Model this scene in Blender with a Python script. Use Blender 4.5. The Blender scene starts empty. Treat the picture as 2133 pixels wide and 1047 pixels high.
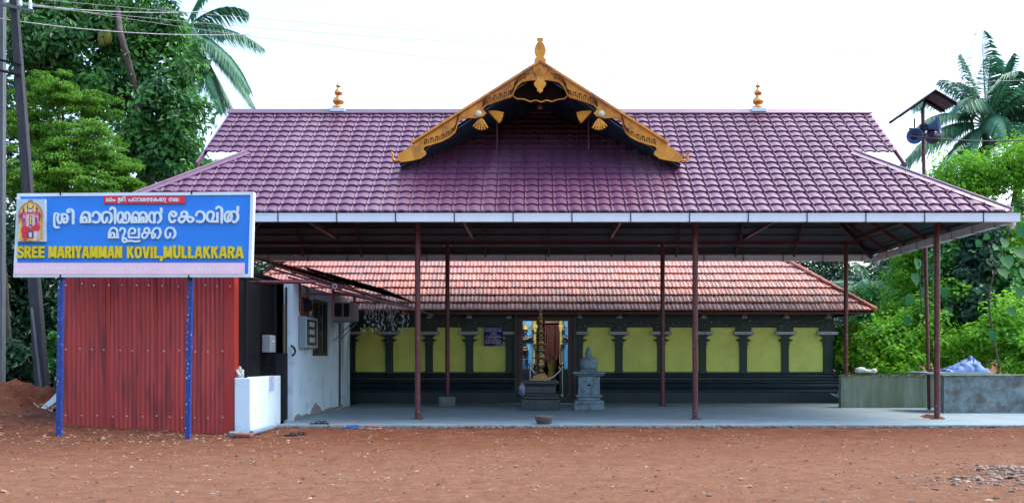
import bpy, bmesh, math, random
import numpy as np
from mathutils import Vector, Matrix, noise, geometry

# ------------------------------------------------------------------ camera, sky, sun, exposure
C = bpy.context.scene.collection
S = bpy.context.scene
F = 2133.0
CX, CY, CZ = 1125.0, 740.0, 1.5
cd = bpy.data.cameras.new('camera'); cam = bpy.data.objects.new('camera', cd); C.objects.link(cam)
cam.location = (0, 0, CZ); cam.rotation_euler = (math.radians(90), 0, 0)
cd.sensor_width = 36; cd.lens = 36
cd.shift_x = -(CX - 1066.5) / 2133; cd.shift_y = (CY - 523.5) / 2133
cd.clip_end = 2000
S.camera = cam

SUN_EL, SUN_AZ = math.radians(58), math.radians(75)      # azimuth from +Y, clockwise
w = bpy.data.worlds.new('World'); S.world = w; w.use_nodes = True
nt = w.node_tree; bg = nt.nodes['Background']
sky = nt.nodes.new('ShaderNodeTexSky'); sky.sky_type = 'NISHITA'; sky.sun_disc = False
sky.sun_elevation = SUN_EL; sky.sun_rotation = SUN_AZ
sky.air_density = 1.3; sky.dust_density = 4.5; sky.ozone_density = 3.6
nt.links.new(sky.outputs[0], bg.inputs[0]); bg.inputs[1].default_value = 0.15
sl = bpy.data.lights.new('sun', 'SUN'); sl.energy = 0.5; sl.angle = math.radians(25); sl.color = (1, .95, .87)
so = bpy.data.objects.new('sun', sl); C.objects.link(so)
sd = Vector((math.sin(SUN_AZ) * math.cos(SUN_EL), math.cos(SUN_AZ) * math.cos(SUN_EL), math.sin(SUN_EL)))
so.rotation_euler = sd.to_track_quat('Z', 'Y').to_euler()
S.view_settings.view_transform = 'Standard'; S.view_settings.look = 'None'
S.view_settings.exposure = 1.75; S.view_settings.gamma = 1; S.view_settings.use_curve_mapping = False
S.cycles.max_bounces = 8; S.cycles.use_denoising = True

# ------------------------------------------------------------------ helpers
def P(px, py, Y):
    return Vector(((px - CX) * Y / F, Y, CZ + (CY - py) * Y / F))
def PX(px, Y): return (px - CX) * Y / F
def PZ(py, Y): return CZ + (CY - py) * Y / F
R = random.Random(7)

def N(t, typ, **kw):
    n = t.nodes.new(typ)
    for k, v in kw.items(): setattr(n, k, v)
    return n
def rgb(c): return (c[0], c[1], c[2], 1)

def mat(name, col, rough=.6, metal=0, var=.18, scale=3, bump=0, bscale=40, spec=.5, col2=None, amt=.5, sc2=None, coat=0, stretch=None, island=0):
    m = bpy.data.materials.new(name); m.use_nodes = True
    t = m.node_tree; b = t.nodes['Principled BSDF']
    b.inputs['Roughness'].default_value = rough; b.inputs['Metallic'].default_value = metal
    b.inputs['Specular IOR Level'].default_value = spec
    if coat: b.inputs['Coat Weight'].default_value = coat; b.inputs['Coat Roughness'].default_value = .15
    g = N(t, 'ShaderNodeNewGeometry'); pos = g.outputs['Position']
    if stretch:
        mp = N(t, 'ShaderNodeMapping'); mp.inputs['Scale'].default_value = stretch
        t.links.new(pos, mp.inputs[0]); pos2 = mp.outputs[0]
    else: pos2 = pos
    def noise_n(s, det=5, p=pos2):
        n = N(t, 'ShaderNodeTexNoise'); n.inputs['Scale'].default_value = s; n.inputs['Detail'].default_value = det
        n.inputs['Roughness'].default_value = .62
        t.links.new(p, n.inputs['Vector']); return n.outputs['Fac']
    def mixc(f, a, bb, blend='MIX'):
        x = N(t, 'ShaderNodeMix', data_type='RGBA', blend_type=blend)
        for sock, v in ((x.inputs[0], f), (x.inputs[6], a), (x.inputs[7], bb)):
            if hasattr(v, 'is_linked'): t.links.new(v, sock)
            else: sock.default_value = v
        return x.outputs[2]
    r = N(t, 'ShaderNodeMapRange'); r.inputs[1].default_value = .3; r.inputs[2].default_value = .7
    t.links.new(noise_n(scale), r.inputs[0])
    c = mixc(r.outputs[0], rgb([x * (1 - var) for x in col]), rgb([min(1, x * (1 + var)) for x in col]))
    if col2:
        r2 = N(t, 'ShaderNodeMapRange'); r2.inputs[1].default_value = .62 - amt * .35; r2.inputs[2].default_value = .72 - amt * .25
        t.links.new(noise_n(sc2 or scale * .4, 7), r2.inputs[0])
        c = mixc(r2.outputs[0], c, rgb(col2))
    if island:
        rr = N(t, 'ShaderNodeMapRange'); rr.inputs[3].default_value = 1 - island; rr.inputs[4].default_value = 1 + island
        t.links.new(g.outputs['Random Per Island'], rr.inputs[0])
        hv = N(t, 'ShaderNodeHueSaturation'); t.links.new(c, hv.inputs['Color']); t.links.new(rr.outputs[0], hv.inputs['Value'])
        c = hv.outputs[0]
    t.links.new(c, b.inputs['Base Color'])
    if bump:
        bn = N(t, 'ShaderNodeBump'); bn.inputs['Strength'].default_value = bump; bn.inputs['Distance'].default_value = .02
        t.links.new(noise_n(bscale, 6), bn.inputs['Height']); t.links.new(bn.outputs[0], b.inputs['Normal'])
    return m

def leafmat(name, dark, light, gloss=.45, trans=.3):
    m = bpy.data.materials.new(name); m.use_nodes = True
    t = m.node_tree; b = t.nodes['Principled BSDF']; out = t.nodes['Material Output']
    g = N(t, 'ShaderNodeNewGeometry')
    no = N(t, 'ShaderNodeTexNoise'); no.inputs['Scale'].default_value = .8; t.links.new(g.outputs['Position'], no.inputs['Vector'])
    a = N(t, 'ShaderNodeMath', operation='MULTIPLY_ADD'); a.inputs[1].default_value = .6
    t.links.new(g.outputs['Random Per Island'], a.inputs[0])
    s = N(t, 'ShaderNodeMath', operation='MULTIPLY_ADD'); s.inputs[1].default_value = 1.6; s.inputs[2].default_value = -.6
    t.links.new(no.outputs['Fac'], s.inputs[0]); t.links.new(s.outputs[0], a.inputs[2])
    x = N(t, 'ShaderNodeMix', data_type='RGBA'); x.inputs[6].default_value = rgb(dark); x.inputs[7].default_value = rgb(light)
    t.links.new(a.outputs[0], x.inputs[0]); t.links.new(x.outputs[2], b.inputs['Base Color'])
    b.inputs['Roughness'].default_value = gloss; b.inputs['Specular IOR Level'].default_value = .4
    tr = N(t, 'ShaderNodeBsdfTranslucent'); t.links.new(x.outputs[2], tr.inputs[0])
    mx = N(t, 'ShaderNodeMixShader'); mx.inputs[0].default_value = trans
    t.links.new(b.outputs[0], mx.inputs[1]); t.links.new(tr.outputs[0], mx.inputs[2]); t.links.new(mx.outputs[0], out.inputs['Surface'])
    return m

class MB:
    """collects shapes and links them as ONE mesh"""
    def __init__(s): s.v = []; s.f = []; s.mi = []; s.sm = []
    def add(s, vs, fs, mi=0, smooth=False):
        o = len(s.v); s.v += [tuple(v) for v in vs]
        for f in fs: s.f.append(tuple(i + o for i in f)); s.mi.append(mi); s.sm.append(smooth)
    def box(s, a, b, mi=0, mtx=None):
        x0, y0, z0 = a; x1, y1, z1 = b
        vs = [Vector(p) for p in ((x0,y0,z0),(x1,y0,z0),(x1,y1,z0),(x0,y1,z0),(x0,y0,z1),(x1,y0,z1),(x1,y1,z1),(x0,y1,z1))]
        if mtx: vs = [mtx @ v for v in vs]
        s.add(vs, [(0,3,2,1),(4,5,6,7),(0,1,5,4),(1,2,6,5),(2,3,7,6),(3,0,4,7)], mi)
    def bbox(s, a, b, r=.01, mi=0, mtx=None):
        """box with chamfered edges"""
        bm = bmesh.new(); bmesh.ops.create_cube(bm, size=1)
        c = [(p + q) / 2 for p, q in zip(a, b)]; d = [abs(q - p) for p, q in zip(a, b)]
        for v in bm.verts: v.co = Vector((c[0] + v.co.x * d[0], c[1] + v.co.y * d[1], c[2] + v.co.z * d[2]))
        bmesh.ops.bevel(bm, geom=bm.edges[:], offset=r, segments=1, affect='EDGES')
        bm.verts.index_update()
        s.add([(mtx @ v.co) if mtx else v.co for v in bm.verts], [[v.index for v in f.verts] for f in bm.faces], mi); bm.free()
    def beam(s, a, b, w, h, mi=0, up=Vector((0, 0, 1))):
        a = Vector(a); b = Vector(b); d = b - a; L = d.length; d.normalize()
        x = d.cross(up)
        if x.length < 1e-4: x = Vector((1, 0, 0))
        x.normalize(); u = x.cross(d)
        m = Matrix(((x.x, d.x, u.x, a.x), (x.y, d.y, u.y, a.y), (x.z, d.z, u.z, a.z), (0, 0, 0, 1)))
        s.box((-w / 2, 0, -h / 2), (w / 2, L, h / 2), mi, m)
    def tube(s, pts, r, seg=8, mi=0, cap=True):
        pts = [Vector(p) for p in pts]; n = len(pts); rs = r if hasattr(r, '__len__') else [r] * n
        vs = []; fs = []; pu = None
        for i, p in enumerate(pts):
            d = (pts[min(i + 1, n - 1)] - pts[max(i - 1, 0)]).normalized()
            if pu is None: pu = d.orthogonal().normalized()
            x = (pu - d * pu.dot(d))
            x = x.normalized() if x.length > 1e-5 else d.orthogonal().normalized()
            pu = x; y = d.cross(x)
            for k in range(seg):
                a = 2 * math.pi * k / seg; vs.append(p + (x * math.cos(a) + y * math.sin(a)) * rs[i])
        for i in range(n - 1):
            for k in range(seg):
                k2 = (k + 1) % seg; fs.append((i*seg+k, i*seg+k2, (i+1)*seg+k2, (i+1)*seg+k))
        s.add(vs, fs, mi, True)
        if cap:
            s.add(vs[:seg], [tuple(range(seg))[::-1]], mi); s.add(vs[-seg:], [tuple(range(seg))], mi)
    def lathe(s, prof, c=(0, 0, 0), seg=20, mi=0, smooth=True, half=False, sq=None):
        """prof: list of (r, z); sq=4 makes a square section"""
        vs = []; fs = []; n = sq or seg
        for r_, z in prof:
            for k in range(n):
                a = 2 * math.pi * (k + (.5 if sq else 0)) / n; q = r_ * (math.sqrt(2) if sq else 1)
                vs.append((c[0] + math.cos(a) * q, c[1] + math.sin(a) * q, c[2] + z))
        for i in range(len(prof) - 1):
            for k in range(n):
                k2 = (k + 1) % n; fs.append((i*n+k, i*n+k2, (i+1)*n+k2, (i+1)*n+k))
        fs.append(tuple(range(n))[::-1]); fs.append(tuple(range((len(prof)-1)*n, len(prof)*n)))
        s.add(vs, fs, mi, smooth and not sq)
    def prism(s, poly, d0, d1, to=None, mi=0):
        """polygon (2-D), extruded from d0 to d1; to(x, y, d) -> 3-D (default x, depth, z)"""
        to = to or (lambda x, y, d: (x, d, y))
        n = len(poly)
        tri = geometry.tessellate_polygon([[Vector((p[0], p[1], 0)) for p in poly]])
        vs = [to(p[0], p[1], d0) for p in poly] + [to(p[0], p[1], d1) for p in poly]
        fs = [tuple(t) for t in tri] + [tuple(i + n for i in t)[::-1] for t in tri]
        fs += [(i, (i + 1) % n, (i + 1) % n + n, i + n) for i in range(n)]
        bm = bmesh.new(); bv = [bm.verts.new(v) for v in vs]
        for f in fs:
            try: bm.faces.new([bv[i] for i in f])
            except ValueError: pass
        bmesh.ops.recalc_face_normals(bm, faces=bm.faces[:]); bm.verts.index_update()
        s.add([v.co.copy() for v in bm.verts], [[v.index for v in f.verts] for f in bm.faces], mi); bm.free()
    def mesh(s, name, mats):
        me = bpy.data.meshes.new(name); me.from_pydata(s.v, [], s.f)
        for m in (mats if isinstance(mats, (list, tuple)) else [mats]): me.materials.append(m)
        me.polygons.foreach_set('material_index', s.mi); me.polygons.foreach_set('use_smooth', s.sm)
        me.update(); return me
    def build(s, name, mats, parent=None, kind=None): return link(name, s.mesh(name, mats), parent, kind)

def link(name, me, parent=None, kind=None, loc=None, mtx=None):
    o = bpy.data.objects.new(name, me); C.objects.link(o)
    if mtx is not None: o.matrix_basis = mtx
    if loc is not None: o.location = loc
    if parent is not None:
        o.parent = parent; o.matrix_parent_inverse = Matrix.Translation(parent.location).inverted() if parent.type == 'EMPTY' and parent.parent is None else Matrix.Identity(4)
    if kind: o['kind'] = kind
    return o
def thing(name, label, cat, loc=(0, 0, 0), group=None):
    o = bpy.data.objects.new(name, None); C.objects.link(o); o.location = loc; o.empty_display_size = .2
    return tag(o, label, cat, group)
def tag(o, label, cat, group=None):
    o['label'] = label; o['category'] = cat
    if group: o['group'] = group
    return o
def spline(pts, n=6, closed=False):
    pts = [Vector(p) if len(p) == 3 else Vector((p[0], p[1], 0)) for p in pts]
    if len(pts) < 3: return pts
    out = []; L = len(pts)
    for i in range(L - 1):
        p0 = pts[max(i - 1, 0)]; p1 = pts[i]; p2 = pts[i + 1]; p3 = pts[min(i + 2, L - 1)]
        for k in range(n):
            t = k / n; t2 = t * t; t3 = t2 * t
            out.append(.5 * ((2 * p1) + (p2 - p0) * t + (2 * p0 - 5 * p1 + 4 * p2 - p3) * t2 + (3 * p1 - p0 - 3 * p2 + p3) * t3))
    out.append(pts[-1]); return out
def fbm(x, y, s, o=4):
    return noise.fractal(Vector((x * s, y * s, 3.1)), .9, 2.1, o)

# ------------------------------------------------------------------ materials
M = {}
M['roof'] = mat('purple_tile_paint', (.118, .043, .094), rough=.36, var=.13, scale=.9, stretch=(1.6, .5, .5), spec=.6, bump=.05, bscale=9, col2=(.16, .08, .13), amt=.32)
M['cap'] = mat('purple_cap_paint', (.17, .09, .15), rough=.3, var=.14, scale=2.5, spec=.6)
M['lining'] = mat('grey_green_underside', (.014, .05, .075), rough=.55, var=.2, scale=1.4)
M['maroon'] = mat('maroon_steel_paint', (.10, .018, .024), rough=.38, var=.25, scale=6, col2=(.3, .22, .22), amt=.08, sc2=30)
M['redbrown'] = mat('red_brown_sheet', (.26, .085, .075), rough=.5, var=.25, scale=4)
M['beam'] = mat('dark_maroon_beam', (.05, .011, .02), rough=.5, var=.25, scale=6)
M['gutter'] = mat('white_gutter_metal', (.66, .76, .84), rough=.4, var=.06, scale=2)
M['strap'] = mat('black_strap', (.03, .03, .035), rough=.6)
M['gold'] = mat('golden_wood_paint', (.66, .29, .02), rough=.5, var=.22, scale=5, bump=.25, bscale=26, col2=(.36, .13, .025), amt=.35)
M['slot'] = mat('dark_slot_gap_shade', (.008, .004, .003), rough=.9, spec=.05)  # near-black for the altar slot; on the gable it paints a gap's shade
M['slotbrown'] = mat('slot_shade_brown', (.09, .03, .008), rough=.9, spec=.1)  # brown standing in for the shade inside the bargeboard slots
M['cream'] = mat('cream_stud', (.62, .60, .42), rough=.35)
M['copper'] = mat('gilded_copper', (.80, .42, .16), rough=.24, metal=1, var=.2, scale=9)
M['brass'] = mat('old_brass', (.30, .21, .09), rough=.38, metal=.9, var=.35, scale=16)
M['soffit'] = mat('blue_grey_boards', (.018, .045, .085), rough=.32, var=.25, scale=2)
M['clay'] = mat('clay_tile', (.48, .19, .145), rough=.4, var=.24, scale=2.2, bump=.15, bscale=30, col2=(.36, .19, .165), amt=.5, sc2=1.3, spec=.5)
M['ridgeclay'] = mat('clay_ridge', (.33, .085, .055), rough=.55, var=.2, scale=5)
M['dgreen'] = mat('dark_green_paint', (.006, .034, .025), rough=.5, var=.3, scale=2)
M['plinth'] = mat('blue_black_plinth', (.003, .018, .026), rough=.42, var=.35, scale=2)
M['yellow'] = mat('lime_yellow_plaster', (.70, .76, .17), rough=.75, var=.12, scale=1.6, col2=(.56, .58, .15), amt=.2, sc2=1.0, bump=.08, bscale=60)
M['greywhite'] = mat('grey_white_plaster', (.42, .46, .48), rough=.7, var=.15, scale=9)
M['white'] = mat('white_wash_sky_tint', (.60, .78, .90), rough=.8, var=.06, scale=1.4, bump=.15, bscale=35, col2=(.46, .56, .62), amt=.2, sc2=2)  # white wall; the blue of the sky light is mixed into its colour
M['stain'] = mat('damp_stain', (.28, .28, .27), rough=.9, var=.4, scale=14)
M['dark'] = mat('painted_interior_shade', (.006, .007, .010), rough=.9, spec=.1)  # near-black: the darkness of unlit rooms is put into the wall colour
M['blackmetal'] = mat('black_metal', (.007, .009, .014), rough=.6, spec=.2)
M['red'] = mat('red_sheet_paint', (.35, .04, .036), rough=.48, var=.16, scale=3, stretch=(3, 3, .35), col2=(.17, .022, .03), amt=.3, sc2=2.2, bump=.05)
M['redbright'] = mat('bright_red_flashing', (.36, .03, .024), rough=.45, var=.2, scale=3, stretch=(4, 4, .5))
M['screw'] = mat('zinc_screw', (.7, .7, .72), rough=.35, metal=.5)
M['signblue'] = mat('sign_blue', (.010, .22, .80), rough=.4, var=.05, scale=1.5)
M['postblue'] = mat('blue_post_paint', (.010, .045, .25), rough=.45, var=.2, scale=8, col2=(.5, .55, .65), amt=.03, sc2=22)
M['signwhite'] = mat('sign_white', (.62, .80, .86), rough=.5, var=.04)
M['signyellow'] = mat('sign_yellow', (.66, .58, .008), rough=.45, var=.08, scale=8)
M['signpink'] = mat('sign_pink', (.84, .63, .76), rough=.5, var=.05)
M['signpale'] = mat('sign_pale_lilac', (.86, .88, .92), rough=.5, var=.02)
M['signred'] = mat('sign_red', (.66, .022, .05), rough=.45, var=.05)
M['concrete'] = mat('floor_concrete', (.18, .27, .31), rough=.72, var=.14, scale=1.2, bump=.25, bscale=28, col2=(.20, .235, .245), amt=.45, sc2=.9)
M['block'] = mat('cement_block', (.16, .21, .22), rough=.9, var=.4, scale=4, bump=.5, bscale=30, col2=(.09, .085, .07), amt=.4, sc2=2.2)
M['mossplaster'] = mat('mossy_plaster', (.22, .26, .20), rough=.9, var=.3, scale=3.5, stretch=(2.2, 2.2, .35), bump=.35, bscale=25, col2=(.15, .20, .12), amt=.55, sc2=1.3)
M['stone'] = mat('grey_granite', (.17, .25, .29), rough=.8, var=.25, scale=9, bump=.4, bscale=35, col2=(.10, .12, .12), amt=.3, sc2=7)
M['darkstone'] = mat('dark_granite', (.035, .045, .05), rough=.5, var=.35, scale=8, bump=.3, bscale=28)
M['bowl'] = mat('brown_stone', (.10, .075, .065), rough=.8, var=.3, scale=12, bump=.4, bscale=40)
M['chrome'] = mat('stainless', (.7, .72, .74), rough=.18, metal=1, var=.05)
M['wood'] = mat('old_wood_pole', (.035, .042, .052), rough=.85, var=.35, scale=4, stretch=(5, 5, .5), bump=.5, bscale=18)
M['polegrey'] = mat('grey_concrete_pole', (.11, .135, .155), rough=.85, var=.25, scale=4, stretch=(4, 4, .5), bump=.4, bscale=22)
M['wire'] = mat('dull_wire', (.45, .46, .48), rough=.6)
M['wiredark'] = mat('black_cable', (.02, .02, .022), rough=.6)
M['bark'] = mat('grey_bark', (.085, .075, .065), rough=.9, var=.4, scale=5, bump=.6, bscale=16)
M['doorred'] = mat('dark_red_wood', (.085, .016, .012), rough=.45, var=.3, scale=6)
M['skyblue'] = mat('sky_blue_paint', (.06, .33, .66), rough=.5, var=.06)
M['goldpaint'] = mat('gold_paint', (.50, .38, .12), rough=.45, metal=.1, var=.2, scale=12)
M['statue'] = mat('dark_blue_statue', (.012, .018, .05), rough=.3, var=.3, scale=12)
M['horn'] = mat('horn_blue_grey', (.075, .155, .30), rough=.4, var=.15, scale=6)
M['horndark'] = mat('horn_dark_mouth', (.02, .04, .075), rough=.5)
M['tin'] = mat('rusty_tin', (.11, .115, .13), rough=.6, var=.35, scale=6, col2=(.10, .065, .05), amt=.3, sc2=5)
M['tarp'] = mat('blue_tarpaulin', (.07, .16, .40), rough=.55, var=.15, scale=6)
M['sack'] = mat('white_sack', (.55, .58, .56), rough=.8, var=.12, scale=8)
M['paper'] = mat('lilac_paper', (.42, .46, .72), rough=.8, var=.04)
M['steelbox'] = mat('grey_steel_box', (.20, .26, .30), rough=.4, metal=.3, var=.15, scale=6)
M['glass'] = mat('dark_window_glass', (.02, .032, .032), rough=.12, spec=.8)
M['acwhite'] = mat('ac_casing', (.36, .42, .44), rough=.5, var=.08)
M['notice'] = mat('notice_blue', (.008, .016, .17), rough=.5, spec=.2)
M['noticetxt'] = mat('notice_white_print', (.80, .82, .9), rough=.6)
M['rust'] = mat('rusty_board', (.16, .06, .03), rough=.8, var=.4, scale=10)
M['brick'] = mat('laterite_brick', (.22, .085, .06), rough=.9, var=.3, scale=9, bump=.5)
M['pvc'] = mat('grey_blue_pipe', (.16, .24, .34), rough=.5)
M['sandalblack'] = mat('black_rubber', (.015, .015, .02), rough=.6)
M['sandalblue'] = mat('blue_rubber', (.03, .12, .35), rough=.55)
M['sandaltan'] = mat('tan_leather', (.40, .25, .14), rough=.6)
M['sandalred'] = mat('red_leather', (.30, .05, .04), rough=.6)
M['jack'] = mat('jackfruit_skin', (.16, .18, .03), rough=.8, bump=.8, bscale=60)
M['dryleaf'] = mat('dry_pale_leaf', (.22, .26, .24), rough=.7, island=.35)

L_JACK = leafmat('jackfruit_leaf', (.012, .075, .04), (.11, .36, .06), .4, .3)
L_FEATHER = leafmat('feathery_leaf', (.035, .16, .02), (.20, .45, .03), .55, .4)
L_DARK = leafmat('dark_leaf', (.010, .055, .032), (.03, .12, .05), .45, .2)
L_PALM = leafmat('palm_leaf', (.04, .17, .10), (.11, .32, .18), .5, .3)
L_LIME = leafmat('lime_leaf', (.06, .29, .02), (.30, .64, .04), .55, .5)
L_MID = leafmat('mid_leaf', (.03, .17, .045), (.11, .38, .06), .45, .3)
L_BIG = leafmat('big_heart_leaf', (.02, .13, .05), (.05, .22, .06), .6, .4)

def ground_mat():
    m = bpy.data.materials.new('red_laterite'); m.use_nodes = True; t = m.node_tree; b = t.nodes['Principled BSDF']
    b.inputs['Roughness'].default_value = .95; b.inputs['Specular IOR Level'].default_value = .15
    g = N(t, 'ShaderNodeNewGeometry')
    def nz(s, d=8, rg=.65):
        n = N(t, 'ShaderNodeTexNoise'); n.inputs['Scale'].default_value = s; n.inputs['Detail'].default_value = d; n.inputs['Roughness'].default_value = rg
        t.links.new(g.outputs['Position'], n.inputs['Vector']); return n.outputs['Fac']
    def ramp(f, stops):
        r = N(t, 'ShaderNodeValToRGB'); e = r.color_ramp.elements
        e[0].position = stops[0][0]; e[0].color = rgb(stops[0][1]); e[1].position = stops[-1][0]; e[1].color = rgb(stops[-1][1])
        for p, c in stops[1:-1]: x = e.new(p); x.color = rgb(c)
        t.links.new(f, r.inputs[0]); return r.outputs[0]
    def mix(f, a, c):
        x = N(t, 'ShaderNodeMix', data_type='RGBA'); t.links.new(f, x.inputs[0]); t.links.new(a, x.inputs[6]); t.links.new(c, x.inputs[7]); return x.outputs[2]
    # dusty pale tread in the open yard, freshly dug darker red earth near the buildings
    sep = N(t, 'ShaderNodeSeparateXYZ'); t.links.new(g.outputs['Position'], sep.inputs[0])
    red = ramp(nz(2.6), [(.3, (.075, .020, .008)), (.5, (.14, .042, .016)), (.7, (.17, .066, .030))])
    pale = ramp(nz(4.5, 10, .72), [(.3, (.16, .066, .031)), (.55, (.235, .112, .062)), (.75, (.29, .165, .105))])
    ad = N(t, 'ShaderNodeMath', operation='MULTIPLY_ADD'); ad.inputs[1].default_value = 5.5; t.links.new(nz(.55, 8), ad.inputs[0]); t.links.new(sep.outputs[1], ad.inputs[2])
    ln = N(t, 'ShaderNodeMath', operation='MULTIPLY_ADD'); ln.inputs[1].default_value = -.12; t.links.new(sep.outputs[0], ln.inputs[0]); t.links.new(ad.outputs[0], ln.inputs[2])
    mr = N(t, 'ShaderNodeMapRange'); mr.inputs[1].default_value = 22.0; mr.inputs[2].default_value = 16.2; t.links.new(ln.outputs[0], mr.inputs[0])
    c = mix(mr.outputs[0], red, pale)
    fine = N(t, 'ShaderNodeMapRange'); fine.inputs[1].default_value = .50; fine.inputs[2].default_value = .68; fine.inputs[4].default_value = .7
    t.links.new(nz(55, 5), fine.inputs[0])
    c = mix(fine.outputs[0], c, ramp(nz(90, 2), [(.38, (.05, .02, .012)), (.6, (.27, .20, .16))]))
    t.links.new(c, b.inputs['Base Color'])
    bn = N(t, 'ShaderNodeBump'); bn.inputs['Strength'].default_value = 1; bn.inputs['Distance'].default_value = .06
    t.links.new(nz(16, 10, .7), bn.inputs['Height']); t.links.new(bn.outputs[0], b.inputs['Normal'])
    return m
M['ground'] = ground_mat()

# ------------------------------------------------------------------ ground and floor
SLAB = .10
def hg(x, y):
    h = .035 * fbm(x, y, .6, 4) + .02 * fbm(x + 9, y, 3.2, 4)
    h += .74 * math.exp(-(((x + 11.6) / 2.1) ** 2 + ((y - 22.2) / 2.0) ** 2)) * (1 + .5 * fbm(x, y, 1.7, 5))
    if y < 19: h -= .022 * sum(math.exp(-((y - c - .35 * math.sin(x * .16 + c)) / .2) ** 2) for c in (12.2, 13.9, 16.4))     # old wheel ruts               # heap of dug earth
    h += .24 * max(0, min(1, (-x - 5.6) / 3.6)) * math.exp(-((y - 19.9) / 1.5) ** 2)
    h += .12 * math.exp(-(((x - 6.0) / .9) ** 2 + ((y - 12.3) / .9) ** 2))                  # rubble at the right
    q_ = (.16 * math.exp(-(((x - 9.0) / .6) ** 2 + ((y - 27.9) / .6) ** 2)) + .17 * math.exp(-(((x - 8.9) / .35) ** 2 + ((y - 23.3) / .7) ** 2))); h += q_ * (1 + .9 * fbm(x, y, 4, 3))
    if y > 20.9 and -5.5 < x < 8.3: h = min(h, .03)
    if y > 19.4 and y < 20.9 and x > -5.4: h = h * .4 + .055 * min(1, (y - 19.4) / 1.0)
    return h
def axis(a, b, st, far0, far1):
    v = [a]; 
    while v[-1] < b: v.append(v[-1] + st)
    s = st; lo = []; q = a
    while q > far0: s *= 1.5; q -= s; lo.append(q)
    s = st; hi = []; q = v[-1]
    while q < far1: s *= 1.5; q += s; hi.append(q)
    return lo[::-1] + v + hi
xs = axis(-14, 14, .13, -400, 400); ys = axis(9, 25, .11, -30, 700)
vs = [(x, y, hg(x, y)) for y in ys for x in xs]; nx = len(xs)
fs = [(j*nx+i, j*nx+i+1, (j+1)*nx+i+1, (j+1)*nx+i) for j in range(len(ys)-1) for i in range(nx-1)]
g = MB(); g.add(vs, fs, 0, True); g.build('ground', M['ground'], None, 'structure')

sl_ = MB(); edge = []
x = -5.30
while x < 13.0:
    edge.append((x, 20.62 + .05 * fbm(x, 1, 2.2) + .03 * R.random())); x += .09
poly = edge + [(13.0, 30.5), (-5.30, 30.5)]
sl_.prism(poly, -.06, SLAB, to=lambda a, b, d: (a, b, d))
sl_.build('floor', M['concrete'], None, 'structure')
# a ragged lip of broken mortar along the front of the floor
lip = MB()
for i in range(900):
    x = R.uniform(-5.2, 12.5); s = R.uniform(.008, .028); y = 20.6 + .05 * fbm(x, 1, 2.2) + R.uniform(-.09, .02)
    mt = Matrix.Translation((x, y, R.uniform(.03, .085))) @ Matrix.Rotation(R.uniform(0, 6), 4, 'Z') @ Matrix.Rotation(R.uniform(-.5, .5), 4, 'X')
    lip.bbox((-s * 1.4, -s, -s * .7), (s * 1.4, s, s * .5), s * .25, 0, mt)
lip.build('broken_mortar', mat('mortar', (.17, .14, .13), rough=.9, island=.3), None, 'stuff')

# loose gravel on the yard
gm = mat('gravel_stone', (.21, .145, .115), rough=.9, var=.3, scale=8, island=.75)
gv = MB(); ico = bmesh.new(); bmesh.ops.create_icosphere(ico, subdivisions=1, radius=1); ico.verts.index_update()
iv = [v.co.copy() for v in ico.verts]; jf = [[v.index for v in f.verts] for f in ico.faces]
def pebble(mb, x, y, s, fl=.6, lift=.25, z=None):
    a = R.uniform(0, 6.28); ca, sa = math.cos(a), math.sin(a); sx = s * R.uniform(.7, 1.5); sy = s * R.uniform(.6, 1.1); sz = s * fl * R.uniform(.6, 1.2)
    z0 = (hg(x, y) if z is None else z) + sz * lift * .4
    k = [R.uniform(.72, 1.2) for _ in iv]
    mb.add([(x + (v.x * sx * ca - v.y * sy * sa) * q, y + (v.x * sx * sa + v.y * sy * ca) * q, z0 + v.z * sz * q) for v, q in zip(iv, k)], jf)
for i in range(9500):
    y = 10 + 10.4 * R.random() ** .8; x = R.uniform(-.56, .5) * y
    dens = .45 + .8 * fbm(x, y, .35, 3)
    if R.random() > dens + .25: continue
    pebble(gv, x, y, R.choice((.006, .007, .008, .010, .012, .012, .016, .024)) * R.uniform(.7, 1.2))
for i in range(1500):                                           # beside the shed and on the heap
    x = R.uniform(-12.5, -5.2); y = R.uniform(17.2, 22)
    if y > 19.3 and x > -9.1: continue
    pebble(gv, x, y, R.choice((.008, .010, .015, .02, .035)))
gv.build('gravel', gm, None, 'stuff')
rb = MB()
for i in range(800):
    y = R.gauss(12.3, .55); x = y * .47 + R.gauss(0, .42) - .1
    pebble(rb, x, y, R.choice((.012, .018, .025, .03, .045)) * R.uniform(.6, 1.1), .6, .3)
rb.build('rubble', mat('rubble_stone', (.20, .14, .11), rough=.9, var=.35, scale=8, island=.7), None, 'stuff')

lt = MB()
for i in range(260):
    y = R.uniform(10.2, 20.4); x = R.uniform(-.55, .5) * y
    if R.random() < .35: x, y = R.uniform(-12, -5.5), R.uniform(17, 19.2)
    L = R.uniform(.03, .075); a = R.uniform(0, 6.28); c, s_ = math.cos(a), math.sin(a); z = hg(x, y) + .012
    pts = [(-L, 0, 0), (0, -L * .38, .012), (L, 0, R.uniform(0, .03)), (0, L * .38, .015)]
    lt.add([(x + p * c - q * s_, y + p * s_ + q * c, z + r_) for p, q, r_ in pts], [(0, 1, 2), (0, 2, 3)])
lt.build('leaf_litter', mat('fallen_leaf', (.20, .12, .05), rough=.8, var=.4, scale=5, island=.7), None, 'stuff')

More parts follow.
